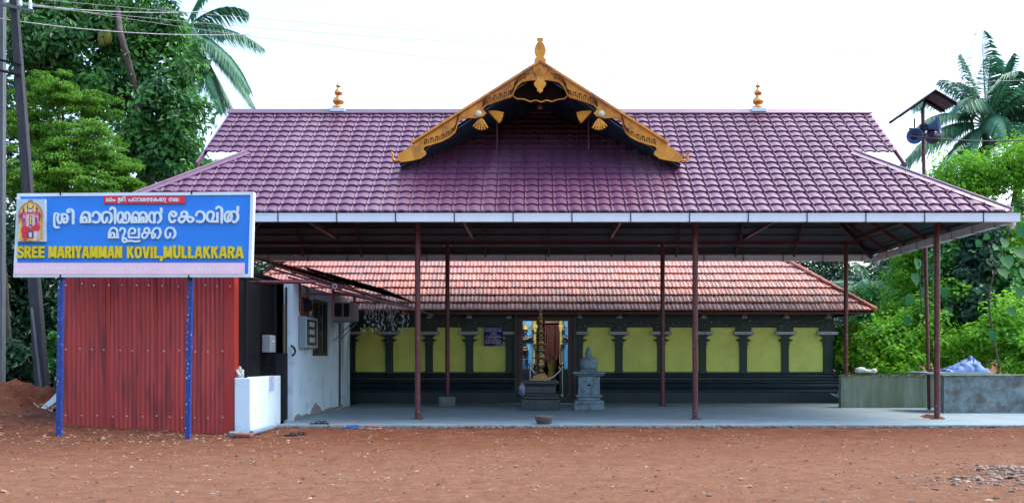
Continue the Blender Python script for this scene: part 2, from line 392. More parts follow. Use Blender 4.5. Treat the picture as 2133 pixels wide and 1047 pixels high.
# ------------------------------------------------------------------ the canopy hall (big purple roof on posts)
XC = .25                                # the roof sits a little right of the door axis
EX, EY0, EY1, EZ = 9.63, 21.5, 30.3, 4.50
RY, RZ, TAN = 26.15, 7.66, .6804
GX = 8.13                                # half width of the upper gable
HX = 7.21; HY = EY0 + EX - HX; HZ = EZ + TAN * (EX - HX)
hall = thing('temple_hall', 'open temple hall with purple tiled hipped roof on maroon posts and carved golden gable', 'temple', (0, 26, 0))

KB = (EY1 - RY) / (RY - EY0)            # the back slope is a little steeper
PW, PL = .305, .309
ang = math.atan(TAN); ca, sa = math.cos(ang), math.sin(ang)
def tile_mesh(name, w, l, prof, lift, ov, m):
    """one tile: x across, y up the slope (0 = lower edge), z outward"""
    mb = MB(); n = len(prof)
    rows = [(0, lift), (l * .12, lift * 1.0), (l + ov, 0)]
    vs = [(u * w, yy, zz + h) for yy, zz in rows for u, h in prof] + [(u * w, .004, h - .006) for u, h in prof]
    fs = []
    for r in range(2): fs += [(r*n+i, r*n+i+1, (r+1)*n+i+1, (r+1)*n+i) for i in range(n-1)]
    sm = len(fs)
    mb.add(vs, fs, 0, True)
    mb.add(vs[:n] + vs[3*n:], [(n+i, n+i+1, i+1, i) for i in range(n-1)], 0)
    return mb
prof = [(0, 0), (.03, .034), (.075, .040), (.125, .008), (.24, .014), (.38, .027), (.54, .033), (.70, .028), (.86, .014), (1.0, 0)]
tmb = tile_mesh('roof_tile', PW, PL, prof, .037, .02, M['roof']); tme = tmb.mesh('roof_tile', M['roof'])
def slope_mtx(x, s):         # lower edge of the tile at distance s up from the eave on the front plane
    return Matrix.Translation((x + XC, EY0 + s * ca, EZ + s * sa + R.uniform(-.003, .003))) @ Matrix.Rotation(ang + R.uniform(-.006, .006), 4, 'X') @ Matrix.Rotation(R.uniform(-.008, .008), 4, 'Y')
rest = bmesh.new()
def add_bm(bm, mb, mtx, cuts):
    t = bmesh.new(); bv = [t.verts.new(mtx @ Vector(v)) for v in mb.v]
    for f, s in zip(mb.f, mb.sm):
        q = t.faces.new([bv[i] for i in f]); q.smooth = s
    for co, no in cuts:
        bmesh.ops.bisect_plane(t, geom=t.verts[:] + t.edges[:] + t.faces[:], plane_co=co, plane_no=no, clear_outer=True)
    if t.faces:
        me = bpy.data.meshes.new('tmp'); t.to_mesh(me); bm.from_mesh(me); bpy.data.meshes.remove(me)
    t.free()
nrow = 18; count = 0; SL = (RY - EY0) / ca
for r in range(nrow):
    s = r * PL * (SL / (nrow * PL)) + .0; y = EY0 + s * ca; yt = y + PL * ca
    n = 34
    for i in range(-n, n):
        x = i * PW + .02
        top_hw = EX - (s + PL) * ca
        upper = y > HY - .06            # rows of the upper gable reach out to GX
        lim = GX if upper else EX - s * ca
        if upper and not (abs(x) < GX + PW): continue
        if x > lim or x + PW < -lim: continue
        whole = (x > -(GX if upper else top_hw) and x + PW < (GX if upper else top_hw))
        mt = slope_mtx(x, s)
        if whole and count < 300:
            o = link('roof_tile', tme, hall, mtx=mt); count += 1
        elif whole: add_bm(rest, tmb, mt, [])
        else:
            if upper: cuts = [(Vector((XC + GX, 0, 0)), Vector((1, 0, 0))), (Vector((XC - GX, 0, 0)), Vector((-1, 0, 0)))]
            else: cuts = [(Vector((XC + EX, EY0, 0)), Vector((1, 1, 0))), (Vector((XC - EX, EY0, 0)), Vector((-1, 1, 0)))]
            add_bm(rest, tmb, mt, cuts)
me = bpy.data.meshes.new('upper_tiles'); rest.to_mesh(me); rest.free(); me.materials.append(M['roof'])
link('upper_roof_tiles', me, hall, 'stuff')

# underside sheets (pressed like the tiles) with rows of steps, per bay between rafters
def plane_pt(face, u, s, off=0):
    """u across, s up from the eave; face 0 front, 1 back, 2 right, 3 left"""
    y = s * ca; z = EZ + s * sa - off * ca; o = off * sa
    if face == 0: return Vector((XC + u, EY0 + y + o, z))
    if face == 1: return Vector((XC + u, EY1 - (y + o) * KB, z))
    if face == 2: return Vector((XC + EX - y - o, u, z))
    return Vector((XC - EX + y + o, u, z))
def lining(face, u0, u1, smax, u_lim):
    mb = MB(); r = 0; s = 0
    us = [u0 + (u1 - u0) * k / max(1, round((u1 - u0) / .1)) for k in range(max(1, round((u1 - u0) / .1)) + 1)]
    while s < smax - 1e-4:
        s2 = min(s + PL, smax)
        def cl(u, q): 
            lo, hi = u_lim(q); return min(max(u, lo), hi)
        v = []
        for ss, of in ((s, .05), (s2, .075)):
            for k, u in enumerate(us):
                v.append(plane_pt(face, cl(u, ss), ss, of - .012 * math.sin(math.pi * ((u / PW) % 1))))
        n = len(us); mb.add(v, [(i, i+1, n+i+1, n+i) for i in range(n-1)], 0, True)
        v2 = [plane_pt(face, cl(u, s2), s2, .05 - .012 * math.sin(math.pi * ((u / PW) % 1))) for u in us]
        if s2 < smax - 1e-4: mb.add(v[n:] + v2, [(i, i+1, n+i+1, n+i) for i in range(n-1)], 0, True)
        s = s2
    return mb
bays = [-9.63, -7.21, -5.5, -3.75, -1.85, 0.0, 1.85, 3.75, 5.5, 7.21, 9.63]
for a, b in zip(bays[:-1], bays[1:]):
    lim = lambda q: (-EX + q * ca, EX - q * ca)
    lim2 = lambda q: (-max(EX - q * ca, HX), max(EX - q * ca, HX))
    for face in (0, 1): lining(face, a, b, SL, lim2).build('roof_sheet', M['lining'], hall)
sb = [EY0, EY0 + 2.42, 25.2, 27.1, EY1 - 2.42, EY1]
for a, b in zip(sb[:-1], sb[1:]):
    for face in (2, 3): lining(face, a, b, 2.42 / ca, lambda q: (EY0 + q * ca, EY1 - q * ca * KB)).build('roof_sheet', M['lining'], hall)
# outer skin of the far and side slopes
for face in (1, 2, 3):
    mb = MB()
    if face == 1:
        q = [plane_pt(1, -EX, 0), plane_pt(1, EX, 0), plane_pt(1, HX, (EX - HX) / ca), plane_pt(1, GX, (EX-HX) / ca), plane_pt(1, GX, SL), plane_pt(1, -GX, SL), plane_pt(1, -GX, (EX-HX) / ca), plane_pt(1, -HX, (EX - HX) / ca)]
        mb.add(q, [tuple(range(8))])
    else:
        q = [plane_pt(face, EY0, 0), plane_pt(face, EY1, 0), plane_pt(face, EY1 - 2.42, 2.42 / ca), plane_pt(face, HY, 2.42 / ca)]
        mb.add(q, [(0, 1, 2, 3)])
    mb.build('roof_slope', M['roof'], hall)
for sx in (-1, 1):            # gable end walls under the upper roof
    mb = MB(); mb.prism([(HY + .1, HZ), (EY1 - 2.5, HZ), (RY, RZ - .15)], XC + sx * HX - .02, XC + sx * HX + .02, to=lambda a, b, d: (d, a, b)); mb.build('gable_wall', M['cap'], hall)
# ridge, hips, verges
mb = MB(); 
mb.prism([(-.17, -.09), (-.05, .03), (.05, .03), (.17, -.09), (.17, -.115), (.05, .0), (-.05, .0), (-.17, -.115)], XC - GX - .06, XC + GX + .06, to=lambda a, b, d: (d, RY + a, RZ + .09 + b)); mb.build('ridge_cap', M['cap'], hall)
for sx in (-1, 1):
    a = Vector((XC + sx * EX, EY0, EZ + .03)); b = Vector((XC + sx * (HX - .1), HY + .1, HZ + .10)); mb = MB()
    d = (b - a).normalized(); side = d.cross(Vector((0, 0, 1))).normalized(); up = side.cross(d)
    for k in (-1, 1):
        q = [a + side * .15 * k - up * .025, a + up * .055, b + up * .055, b + side * .15 * k - up * .025]
        mb.add(q, [(0, 1, 2, 3)]); mb.add([p - up * .015 for p in q], [(3, 2, 1, 0)])
    mb.tube([a + up * .05, b + up * .05], .035, 8)
    mb.build('hip_cap', M['cap'], hall)
    mb = MB()
    mb.beam((XC + sx * (GX + .03), RY, RZ - .02), (XC + sx * (GX + .03), HY - .32, HZ - .25), .04, .11)
    mb.beam((XC + sx * (GX + .03), RY, RZ - .02), (XC + sx * (GX + .03), EY1 - 1.7, HZ - .25), .04, .11)
    mb.build('verge_board', M['cap'], hall)
# gutters
def gutter(a, b, out):
    mb = MB(); a = Vector(a); b = Vector(b); o = Vector(out)
    d = (b - a); 
    pf = [(0, -.005), (0, .165), (.012, .165), (.012, .01), (.13, .01), (.13, .165), (.15, .17), (.15, .145), (.142, .145), (.142, -.005)]
    n = len(pf); vs = [p + o * u + Vector((0, 0, z)) for p in (a, b) for u, z in pf]
    mb.add(vs, [(i, (i+1) % n, (i+1) % n + n, i + n) for i in range(n)] + [tuple(range(n)), tuple(range(n, 2*n))[::-1]])
    return mb
GZ = EZ - .20
gutter((XC - EX - .15, EY0 + .03, GZ), (XC + EX + .15, EY0 + .03, GZ), (0, -1, 0)).build('gutter', M['gutter'], hall)
gutter((XC - EX - .15, EY1 - .03, GZ), (XC + EX + .15, EY1 - .03, GZ), (0, 1, 0)).build('gutter', M['gutter'], hall)
for sx in (-1, 1): gutter((XC + sx * EX, EY0 + .04, GZ), (XC + sx * EX, EY1 - .04, GZ), (sx, 0, 0)).build('gutter', M['gutter'], hall)
st = MB(); st.box((-.011, -.156, -.012), (.011, -.15, .172)); st.box((-.011, -.156, -.018), (.011, .06, -.0055)); st.box((-.011, .03, -.02), (.011, .038, .22)); sme = st.mesh('gutter_strap', M['strap'])
for i in range(17):
    x = PX(582 + 121.8 * (i - 4), EY0)
    if abs(x - XC) < EX: link('gutter_strap', sme, hall, mtx=Matrix.Translation((x, EY0 + .03, GZ)))
    x = -9.2 + i * 1.17
    link('gutter_strap', sme, hall, mtx=Matrix.Translation((x, EY1 - .03, GZ)) @ Matrix.Rotation(math.pi, 4, 'Z'))
for i in range(8):
    for sx in (-1, 1): link('gutter_strap', sme, hall, mtx=Matrix.Translation((XC + sx * EX, EY0 + .7 + i * 1.15, GZ)) @ Matrix.Rotation(sx * math.pi / 2, 4, 'Z'))
mb = MB(); 
for px, Y in ((1, EY0 + .25),): pass
for sx in (-1, 1):
    for Y in (EY0 + .1, EY1 - .1):
        mb = MB(); mb.lathe([(.045, 0), (.05, .07), (.07, .08), (.07, .14)], (XC + sx * (EX + .075), Y, GZ - .14), 12); mb.build('gutter_outlet', M['gutter'], hall)
# steel frame
YP0, YP1 = 22.6, 28.5
BZ = 4.56
posts0 = [PX(870, YP0), PX(1448, YP0), PX(1952, YP0), -8.3]
posts1 = [PX(932, YP1), PX(1380, YP1), PX(1762, YP1), -8.3]
for Y, lst in ((YP0, posts0), (YP1, posts1)):
    for x in lst:
        mb = MB(); z0 = SLAB if not (Y == YP1 and abs(x - posts1[0]) < .01) else SLAB + .26
        rr = .062
        mb.tube([(x, Y, z0), (x, Y, BZ + .1)], rr, 18)
        if abs(x) > 8: mb.tube([(x, Y, 0), (x, Y, .12)], rr * .99, 18)
        mb.box((x - .11, Y - .11, BZ - .005), (x + .11, Y + .11, BZ + .02))
        po = mb.build('post', M['maroon'], hall)
        bp = MB(); bp.bbox((x - .12, Y - .12, z0), (x + .12, Y + .12, z0 + .014), .003); bp.build('base_plate', M['maroon'], po)
        # chipped paint flakes
        ch = MB()
        for k in range(9):
            a = R.uniform(-2.7, -.4); z = SLAB + R.uniform(.1, 2.0) if R.random() < .7 else R.uniform(1.7, 2.1)
            u, v = R.uniform(.004, .012), R.uniform(.006, .03)
            for mx in (0,):
                c0 = Vector((x + math.cos(a) * (rr + .001), Y + math.sin(a) * (rr + .001), z)); tn = Vector((-math.sin(a), math.cos(a), 0))
                ch.add([c0 - tn * u, c0 + tn * u, c0 + tn * u * .6 + Vector((0, 0, v)), c0 - tn * u * .8 + Vector((0, 0, v * .8))], [(0, 1, 2, 3)])
        ch.build('chipped_paint', M['greywhite'], po, 'stuff')
def steel(a, b, w=.07, h=.11, name='beam'):
    mb = MB(); mb.beam(a, b, w, h); return mb.build(name, M['beam'], hall)
xe = posts0[2] + .1
steel((-8.4, YP0, BZ + .06), (xe, YP0, BZ + .06)); steel((-8.4, YP1, BZ + .06), (xe, YP1, BZ + .06))
for x in (-8.3, posts0[2]): steel((x, YP0, BZ + .19), (x, YP1, BZ + .19))
for x in (-5.6, -1.85, 1.95, 5.65): steel((x, YP0, BZ + .19), (x, YP1, BZ + .19), .06, .09)
for x in bays[1:-1]:
    for face in (0, 1): steel(plane_pt(face, x, .12, .17), plane_pt(face, x, SL - .05, .17), .05, .09, 'rafter')
for s in (.16, 1.3, 2.45, 3.6, 4.7):
    for face in (0, 1):
        lim = max(EX - s * ca - .1, HX)
        steel(plane_pt(face, -lim, s, .10), plane_pt(face, lim, s, .10), .045, .045, 'purlin')
for s in (.16, 1.3, 2.4):
    for face in (2, 3): steel(plane_pt(face, EY0 + s * ca + .1, s, .10), plane_pt(face, EY1 - s * ca - .1, s, .10), .045, .045, 'purlin')
for u in (22.6, 24.2, 25.7, 27.2, 28.6, 29.9):
    for face in (2, 3):
        sm = min(u - EY0, EY1 - u, 2.42) / ca
        steel(plane_pt(face, u, .12, .17), plane_pt(face, u, sm - .03, .17), .05, .09, 'rafter')
for sx in (-1, 1):
    for (y0, sg) in ((EY0, 1), (EY1, -1)):
        steel((XC + sx * (EX - .1), y0 + .1 * sg, EZ - .11), (XC + sx * HX, y0 + 2.42 * sg * (KB if sg < 0 else 1), HZ - .2), .06, .11, 'hip_rafter')

# ridge finials
kal = [(.155, 0), (.165, .03), (.165, .07), (.09, .10), (.075, .13), (.12, .15), (.145, .20), (.15, .24), (.125, .30), (.075, .335), (.06, .38), (.085, .40), (.105, .44), (.11, .48), (.085, .53), (.045, .56), (.04, .61), (.07, .63), (.065, .66), (.03, .69), (.022, .74), (.002, .86)]
for px in (705, 1579):
    mb = MB(); x = PX(px, RY); mb.lathe([(r_ * .95, z * .92) for r_, z in kal], (x, RY, RZ + .12), 24); fo = mb.build('finial', M['copper'], hall)
    b2 = MB(); b2.bbox((x - .19, RY - .16, RZ + .03), (x + .19, RY + .16, RZ + .125), .01); b2.build('finial_base', M['gutter'], fo)

# ---- projecting gable with carved golden bargeboards
GY = 23.0
AZ = PZ(150, GY); HWG = 3.12; SLG = .668
def GP(px, py): return ((px - CX) * GY / F, PZ(py, GY))
# roof boards of the little gable: boards run down the slope, set one behind the other
nb = 20
for sx in (-1, 1):
    for k in range(nb):
        y0 = GY + .06 + k * .178; y1 = y0 + .17
        # where the board meets the main roof
        zm = EZ + TAN * (y0 - EY0); xm = min(HWG, (AZ - zm) / SLG)
        if xm < .1: continue
        mb = MB(); o = .012 * (k % 2)
        a = (0, AZ - o); b = (sx * xm, AZ - SLG * xm - o)
        mb.prism([a, b, (b[0], b[1] - .028), (a[0], a[1] - .028)], y0, y1); mb.build('soffit_board', M['soffit'], hall)
    mb = MB()
    mb.add([(0, GY + .02, AZ + .05), (sx * (HWG + .05), GY + .02, AZ - SLG * HWG + .02), (sx * (HWG + .05), EY0 + (AZ - SLG * HWG + .02 - EZ) / TAN, AZ - SLG * HWG + .02), (0, EY0 + (AZ + .05 - EZ) / TAN + .3, AZ + .05)], [(0, 1, 2, 3)])
    mb.build('gable_roof_sheet', M['roof'], hall)
    # slim props standing on the tiles
    mb = MB(); x = PX(1035 if sx < 0 else 1226, 24.1); y = 24.1
    mb.tube([(x, y, EZ + TAN * (y - EY0)), (x, y, AZ - SLG * abs(x) - .03)], .022, 8); mb.build('prop', M['maroon'], hall)
half = [(1125, 134), (863, 300), (836, 318), (828, 324), (829, 333), (836, 338), (856, 335.5), (876, 331), (887, 323), (888, 317), (882, 312), (885, 306), (903, 301), (921, 295), (938, 286), (948, 277), (952, 266), (955, 255), (962, 249), (973, 246), (992, 247), (1007, 243), (1014, 236), (1009, 232), (1006, 228), (1013, 221), (1030, 214), (1047, 208.5), (1062, 204), (1069, 199), (1072, 190), (1077, 180.7), (1087, 172), (1098, 169), (1109, 168), (1125, 168)]
for sx in (-1, 1):
    pl = [GP(p[0], p[1]) for p in half] if sx < 0 else [(-x, z) for x, z in (GP(p[0], p[1]) for p in half)]
    mb = MB(); mb.prism(pl, GY - .03, GY + .03)
    bo = mb.build('bargeboard', M['gold'], hall)
    q = MB(); a, b = Vector((0, GY - .02, GP(0, 131)[1])), Vector((pl[1][0] * 1.02, GY - .02, pl[1][1] - .02 + .035)); q.beam(a + Vector((0, 0, .02)), b, .17, .045); q.build('top_moulding', M['gold'], bo)
    # raised bead that follows the scalloped edge, and raised dark bars painting the shade of slots above it
    def bead_from(i0, i1, dz): return [Vector((pl[i][0], GY - .034, pl[i][1] + dz)) for i in range(i0, i1)]
    q = MB()
    for i0, i1 in ((14, 20), (25, 35)):
        pts = spline(bead_from(i0, i1, .035), 4); q.tube(pts, .012, 6)
    q.build('edge_bead', M['gold'], bo)
    q = MB()
    for i0, i1 in ((11, 18), (24, 34)):
        for dz, st_, ln in ((.085, 2, .035), (.145, 5, .075)):
            pts = spline(bead_from(i0, i1, dz), 8)
            for k in range(0, len(pts) - 2, st_):
                p = pts[k]; d = (pts[k+1] - p).normalized()
                if dz < .1: q.beam(p - Vector((0, .001, .034)), p + Vector((0, -.001, .034)), .016, .016, up=Vector((0, 1, 0)))
                else: q.beam(p, p + d * ln, .02, .02)
    q.build('slot_shade_bars', M['slotbrown'], bo, 'stuff')
    sp = GP(997, 238); cx_ = sp[0] if sx < 0 else -sp[0]
    q = MB(); q.lathe([(.078, 0), (.078, .02), (.06, .045), (.02, .055), (.001, .056)], (0, 0, 0), 18)
    o = q.build('stud', M['cream'], bo); o.matrix_basis = Matrix.Translation((cx_, GY - .03, sp[1])) @ Matrix.Rotation(math.pi / 2, 4, 'X')
    # hanging carved fan brackets: outer in the plane of the board, inner one set back and larger
    def fan(cx0, cz0, L, a0, a1, y, n=6):
        f = MB()
        for k in range(n):
            a = math.radians(a0 + (a1 - a0) * k / (n - 1)) ; pts = [(cx0 + sx * math.cos(a) * t * L, y - .012 * (k % 2), cz0 + math.sin(a) * t * L - .12 * L * t * t) for t in (.05, .35, .7, 1)]
            f.tube(pts, [.018, .024, .028, .02], 6)
            f.lathe([(.001, -.025), (.026, -.015), (.03, .01), (.001, .03)], pts[-1], 8)
        return f
    c1 = GP(1003, 247); f = fan(-abs(c1[0]) * 1 if sx < 0 else abs(c1[0]), c1[1], .22, -40, -125, GY - .01, 6); f.build('carved_fan', M['gold'], bo)
    c2 = GP(1016, 228); f = fan(c2[0] if sx < 0 else -c2[0], c2[1], .32, -180, -140, GY + .18, 7)
    f2 = MB(); f2.v = [(c2[0] * -sx * -1 * 0 + v[0], v[1], v[2]) for v in f.v]; f2.f, f2.mi, f2.sm = f.f, f.mi, f.sm
    f2.build('carved_fan', M['gold'], bo)
    # curled tail at the foot of the board
    e = GP(829, 330); ex = e[0] if sx < 0 else -e[0]
    pts = [(ex - sx * .05, GY, e[1] - .03), (ex + sx * .07, GY, e[1] - .05), (ex + sx * .12, GY, e[1] + .01), (ex + sx * .11, GY, e[1] + .09), (ex + sx * .15, GY, e[1] + .13)]
    q = MB(); q.tube(spline(pts, 4), .026, 8); q.build('curled_tail', M['gold'], bo)
# near-black panel painting the shaded gap behind the apex; gilt lower rim
arch = [GP(1066, 196), GP(1076, 176), GP(1095, 164), GP(1125, 160), GP(1155, 164), GP(1174, 176), GP(1184, 196), GP(1176, 203), GP(1160, 205), GP(1150, 209), GP(1138, 206), GP(1128, 210), GP(1116, 206), GP(1104, 209), GP(1092, 204), GP(1076, 203)]
mb = MB(); mb.prism(arch, GY + .14, GY + .17); ab = mb.build('gap_shade_panel', M['slot'], hall)
q = MB(); q.tube([(p[0], GY + .13, p[1]) for p in arch[6:]] + [(arch[0][0], GY + .13, arch[0][1])], .018, 6); q.build('gilt_rim', M['gold'], ab)
# apex finial, rosette and pendant: carved from flat timber
def sym(pts): return [GP(1125 - w_, y) for w_, y in pts] + [GP(1125 + w_, y) for w_, y in pts[::-1]]
mb = MB(); mb.prism(sym([(4, 80), (6.5, 81.5), (6.5, 84), (4.5, 86), (5, 89), (8.5, 95), (11.5, 103), (12, 108), (10, 114), (7, 119), (8.5, 121), (12, 125), (12, 129), (9.5, 132), (10, 138), (14, 146)]), GY - .045, GY + .045); mb.build('apex_finial', M['gold'], hall)
ro = GP(1125, 145); q = MB()
q.lathe([(.165, 0), (.165, .03), (.145, .045), (.13, .03), (.112, .03), (.098, .05), (.082, .032), (.066, .032), (.052, .055), (.03, .04), (.022, .06), (.001, .065)], (0, 0, 0), 32)
o = q.build('rosette', M['gold'], hall); o.matrix_basis = Matrix.Translation((ro[0], GY - .03, ro[1])) @ Matrix.Rotation(math.pi / 2, 4, 'X')
mb = MB(); mb.prism(sym([(12, 156), (7, 163), (8, 169), (12.5, 174), (12, 179), (8, 184), (5.5, 187), (6.5, 190), (1, 195)]), GY - .06, GY - .031); mb.build('pendant', M['gold'], hall)

# ------------------------------------------------------------------ the shrine
WY = 30.6
shrine = thing('shrine', 'low shrine with lime yellow wall panels, dark green pilasters and red clay tiled roof', 'shrine', (0, 30, 0))
XR = PX(1735, WY); XL = -8.6
DX0, DX1 = PX(1072, WY), PX(1200, WY)
FZ = .27
# walls as masses left and right of the door
for a, b in ((XL, DX0), (DX1, XR)):
    mb = MB(); mb.box((a, WY, .05), (b, WY + .35, 3.3)); mb.build('wall', M['dgreen'], shrine)
mb = MB(); mb.box((DX0, WY, PZ(662, WY)), (DX1, WY + .35, 3.3)); mb.build('wall', M['dgreen'], shrine)
for x0, x1 in ((XR - .3, XR), (XL, XL + .3)):
    mb = MB(); mb.box((x0, WY + .352, .05), (x1, 37, 3.3)); mb.build('wall', M['dgreen'], shrine)
# plinth mouldings
def mould(x0, x1):
    mb = MB()
    pf = [(.34, SLAB - .02), (.34, .42), (.30, .44), (.28, .50), (.31, .53), (.33, .60), (.30, .67), (.22, .70), (.20, .76), (.26, .78), (.26, .84), (.12, .87), (.10, .93), (.05, .96), (.05, 1.01), (0, 1.02)]
    pl = [(WY - a, z) for a, z in pf] + [(WY - .001, SLAB - .02)]
    mb.prism(pl, x0, x1, to=lambda a, b, d: (d, a, b)); return mb
mould(XL - .1, DX0).build('plinth', M['plinth'], shrine); mould(DX1, XR + .14).build('plinth', M['plinth'], shrine)
ZP0, ZP1 = PZ(775, WY), PZ(681, WY); ZC = PZ(693, WY)
# frieze
for a, b in ((XL, DX0 - .02), (DX1 + .02, XR)):
    mb = MB(); mb.box((a, WY - .10, ZP1), (b, WY - .002, 3.25)); mb.box((a, WY - .14, ZP1 + .12), (b, WY - .10, ZP1 + .2)); mb.build('frieze', M['dgreen'], shrine)
pil_px = [563, 648, 733, 811, 894, 978, 1061, 1206, 1289, 1377, 1463, 1548, 1635, 1722]
pxs = [PX(p, WY) for p in pil_px]
# pilaster (one mesh, shared) with its pale abacus as sub-part
pm = MB()
def pb(w_, z0, z1, d=.09): pm.box((-w_ / 2, -d, z0), (w_ / 2, -.002, z1))
pb(.20, ZP0 - .02, ZC - .42, .07)
for w_, z0, z1, d in ((.24, .42, .385, .085), (.20, .385, .35, .07), (.27, .35, .31, .095), (.21, .31, .27, .075), (.30, .27, .24, .10), (.36, .24, .20, .12), (.28, .20, .165, .10), (.22, .165, .13, .08)):
    pb(w_, ZC - z0, ZC - z1, d)
pm.prism([(-.12, ZC - .13), (.12, ZC - .13), (.18, ZC - .09), (.28, ZC - .055), (-.28, ZC - .055), (-.18, ZC - .09)], -.12, -.002)
for sx in (-1, 1): pm.lathe([(.001, -.03), (.035, -.015), (.035, .015), (.001, .03)], (sx * .185, -.07, ZC - .215), 8)
pb(.46, ZC + .045, ZP1 + .01, .098)
pmesh = pm.mesh('pilaster', M['dgreen'])
am = MB(); am.bbox((-.31, -.15, ZC - .05), (.31, -.002, ZC + .04), .008); ame = am.mesh('abacus', M['greywhite'])
om = MB(); om.lathe([(.11, 0), (.11, .03), (.075, .035), (.085, .06), (.085, .08), (.05, .09), (.04, .12), (.015, .14), (.012, .19), (.001, .21)], (0, -.16, 0), 14); ome = om.mesh('plaster_ornament', M['greywhite'])
for x in pxs:
    p_ = link('pilaster', pmesh, shrine, mtx=Matrix.Translation((x, WY, 0)))
    a_ = link('abacus', ame, None, mtx=Matrix.Identity(4)); a_.parent = p_; a_.matrix_parent_inverse = Matrix.Identity(4)
    link('plaster_ornament', ome, shrine, mtx=Matrix.Translation((x, WY, PZ(663, WY))))
for a, b in zip(pxs[:-1], pxs[1:]):
    if a < 0 < b and b - a > 1.5: continue
    x0, x1 = a + .115, b - .115; r_ = .06; nx0, nx1 = a + .245, b - .245
    poly = [(x0, ZP0 + r_), (x0 + .02, ZP0 + .02), (x0 + r_, ZP0), (x1 - r_, ZP0), (x1 - .02, ZP0 + .02), (x1, ZP0 + r_), (x1, ZC - .04), (nx1, ZC - .04), (nx1, ZP1 - .01), (nx0, ZP1 - .01), (nx0, ZC - .04), (x0, ZC - .04)]
    mb = MB(); mb.prism(poly, WY - .02, WY - .002); mb.build('wall_panel', M['yellow'], shrine)
# door frame, vestibule
zt = PZ(660, WY); FD = WY - .16
fr = MB()
fr.box((DX0 + .10, FD, FZ), (DX0 + .24, WY + .3, zt)); fr.box((DX1 - .24, FD, FZ), (DX1 - .10, WY + .3, zt)); fr.box((DX0 + .24, FD, zt - .11), (DX1 - .24, WY + .3, zt))
fr.build('door_frame', M['doorred'], shrine)
fr = MB()
fr.box((DX0 - .0, FD - .12, SLAB), (DX0 + .098, WY + .3, zt + .14)); fr.box((DX1 - .098, FD - .12, SLAB), (DX1, WY + .3, zt + .14)); fr.box((DX0 + .1, FD - .12, zt + .002), (DX1 - .1, WY + .3, zt + .14))
fr.build('door_surround', M['plinth'], shrine)
mb = MB(); mb.box((DX0 + .1, WY - .30, SLAB), (DX1 - .1, 35.5, FZ - .002)); mb.build('vestibule_floor', M['plinth'], shrine)
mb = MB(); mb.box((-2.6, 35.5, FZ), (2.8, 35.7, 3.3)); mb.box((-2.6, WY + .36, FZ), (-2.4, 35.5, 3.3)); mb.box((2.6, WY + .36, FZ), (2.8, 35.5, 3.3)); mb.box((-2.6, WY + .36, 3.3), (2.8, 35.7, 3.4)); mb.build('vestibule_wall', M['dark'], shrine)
VY = 33.1
mb = MB(); mb.box((-2.4, VY - .35, FZ), (PX(1121, VY), VY - .01, PZ(769, VY))); mb.box((PX(1165, VY), VY - .35, FZ), (2.6, VY - .01, PZ(769, VY))); mb.build('statue_ledge', M['plinth'], shrine)
for a, b in ((PX(1060, VY), PX(1109, VY)), (PX(1173, VY), PX(1222, VY))):
    mb = MB(); mb.box((a, VY, PZ(768, VY)), (b, VY + .05, PZ(666, VY))); mb.build('blue_niche', M['skyblue'], shrine)
for px in (1113.5, 1169):
    mb = MB(); x = PX(px, VY)
    pf = [(.085, 0), (.085, .08), (.06, .10), (.06, 1.2), (.085, 1.24), (.06, 1.28), (.11, 1.34), (.11, 1.42), (.07, 1.44), (.07, 1.55)]
    mb.lathe([(r_, z * 1.0) for r_, z in pf], (x, VY - .06, PZ(768, VY)), 14); mb.build('gilt_column', M['goldpaint'], shrine)
for a, b, z0, z1 in ((-2.4, PX(1120, VY), PZ(664, VY), 3.3), (PX(1164, VY), 2.6, PZ(664, VY), 3.3), (PX(1135, VY), PX(1164, VY), PZ(672, VY), 3.3)):
    mb = MB(); mb.box((a, VY + .06, z0), (b, VY + .2, z1)); mb.build('inner_wall', M['doorred'], shrine)
mb = MB(); x0, x1 = PX(1136, 33), PX(1163, 33)
for k in range(9):
    x = x0 + (x1 - x0) * k / 8; pts = [(x, 33, PZ(676, 33)), (x + .02 * math.sin(k), 33, PZ(710, 33)), (x - .015, 33, PZ(756 - 6 * (k % 3), 33))]; mb.tube(spline(pts, 3), .028, 6)
mb.build('red_hanging', mat('red_silk', (.06, .010, .006), rough=.7, island=.6), shrine)
mb = MB(); mb.lathe([(.15, 0), (.16, .1), (.12, .3), (.17, .5), (.14, .75), (.08, .9), (.1, 1.0), (.02, 1.15)], (PX(1150, 34), 34, .7), 16); mb.build('inner_idol', M['goldpaint'], shrine)

# shrine roof of clay tiles
SEY, SEZ, SEX, STAN = 29.7, PZ(647, 29.7), PX(1824, 29.7), .776
sang = math.atan(STAN); sca, ssa = math.cos(sang), math.sin(sang)
CW, CLn = .24, .385
cprof = [(0, .0), (.06, .022), (.14, .026), (.22, .008), (.32, .006), (.42, .018), (.54, .022), (.66, .016), (.74, .006), (.86, .005), (.94, .016), (1.0, .016)]
cmb = tile_mesh('clay_tile', CW * 1.02, CLn, cprof, .05, .03, M['clay']); cme = cmb.mesh('clay_tile', M['clay'])
cme2 = cmb.mesh('clay_tile', mat('clay_tile_weathered', (.38, .18, .145), rough=.42, var=.25, scale=3, bump=.15, bscale=30, col2=(.32, .17, .15), amt=.5, sc2=2))
cme3 = cmb.mesh('clay_tile', mat('clay_tile_fresh', (.54, .23, .165), rough=.36, var=.2, scale=3, bump=.15, bscale=30, col2=(.46, .21, .17), amt=.4, sc2=2))
rest = bmesh.new(); cnt = 0
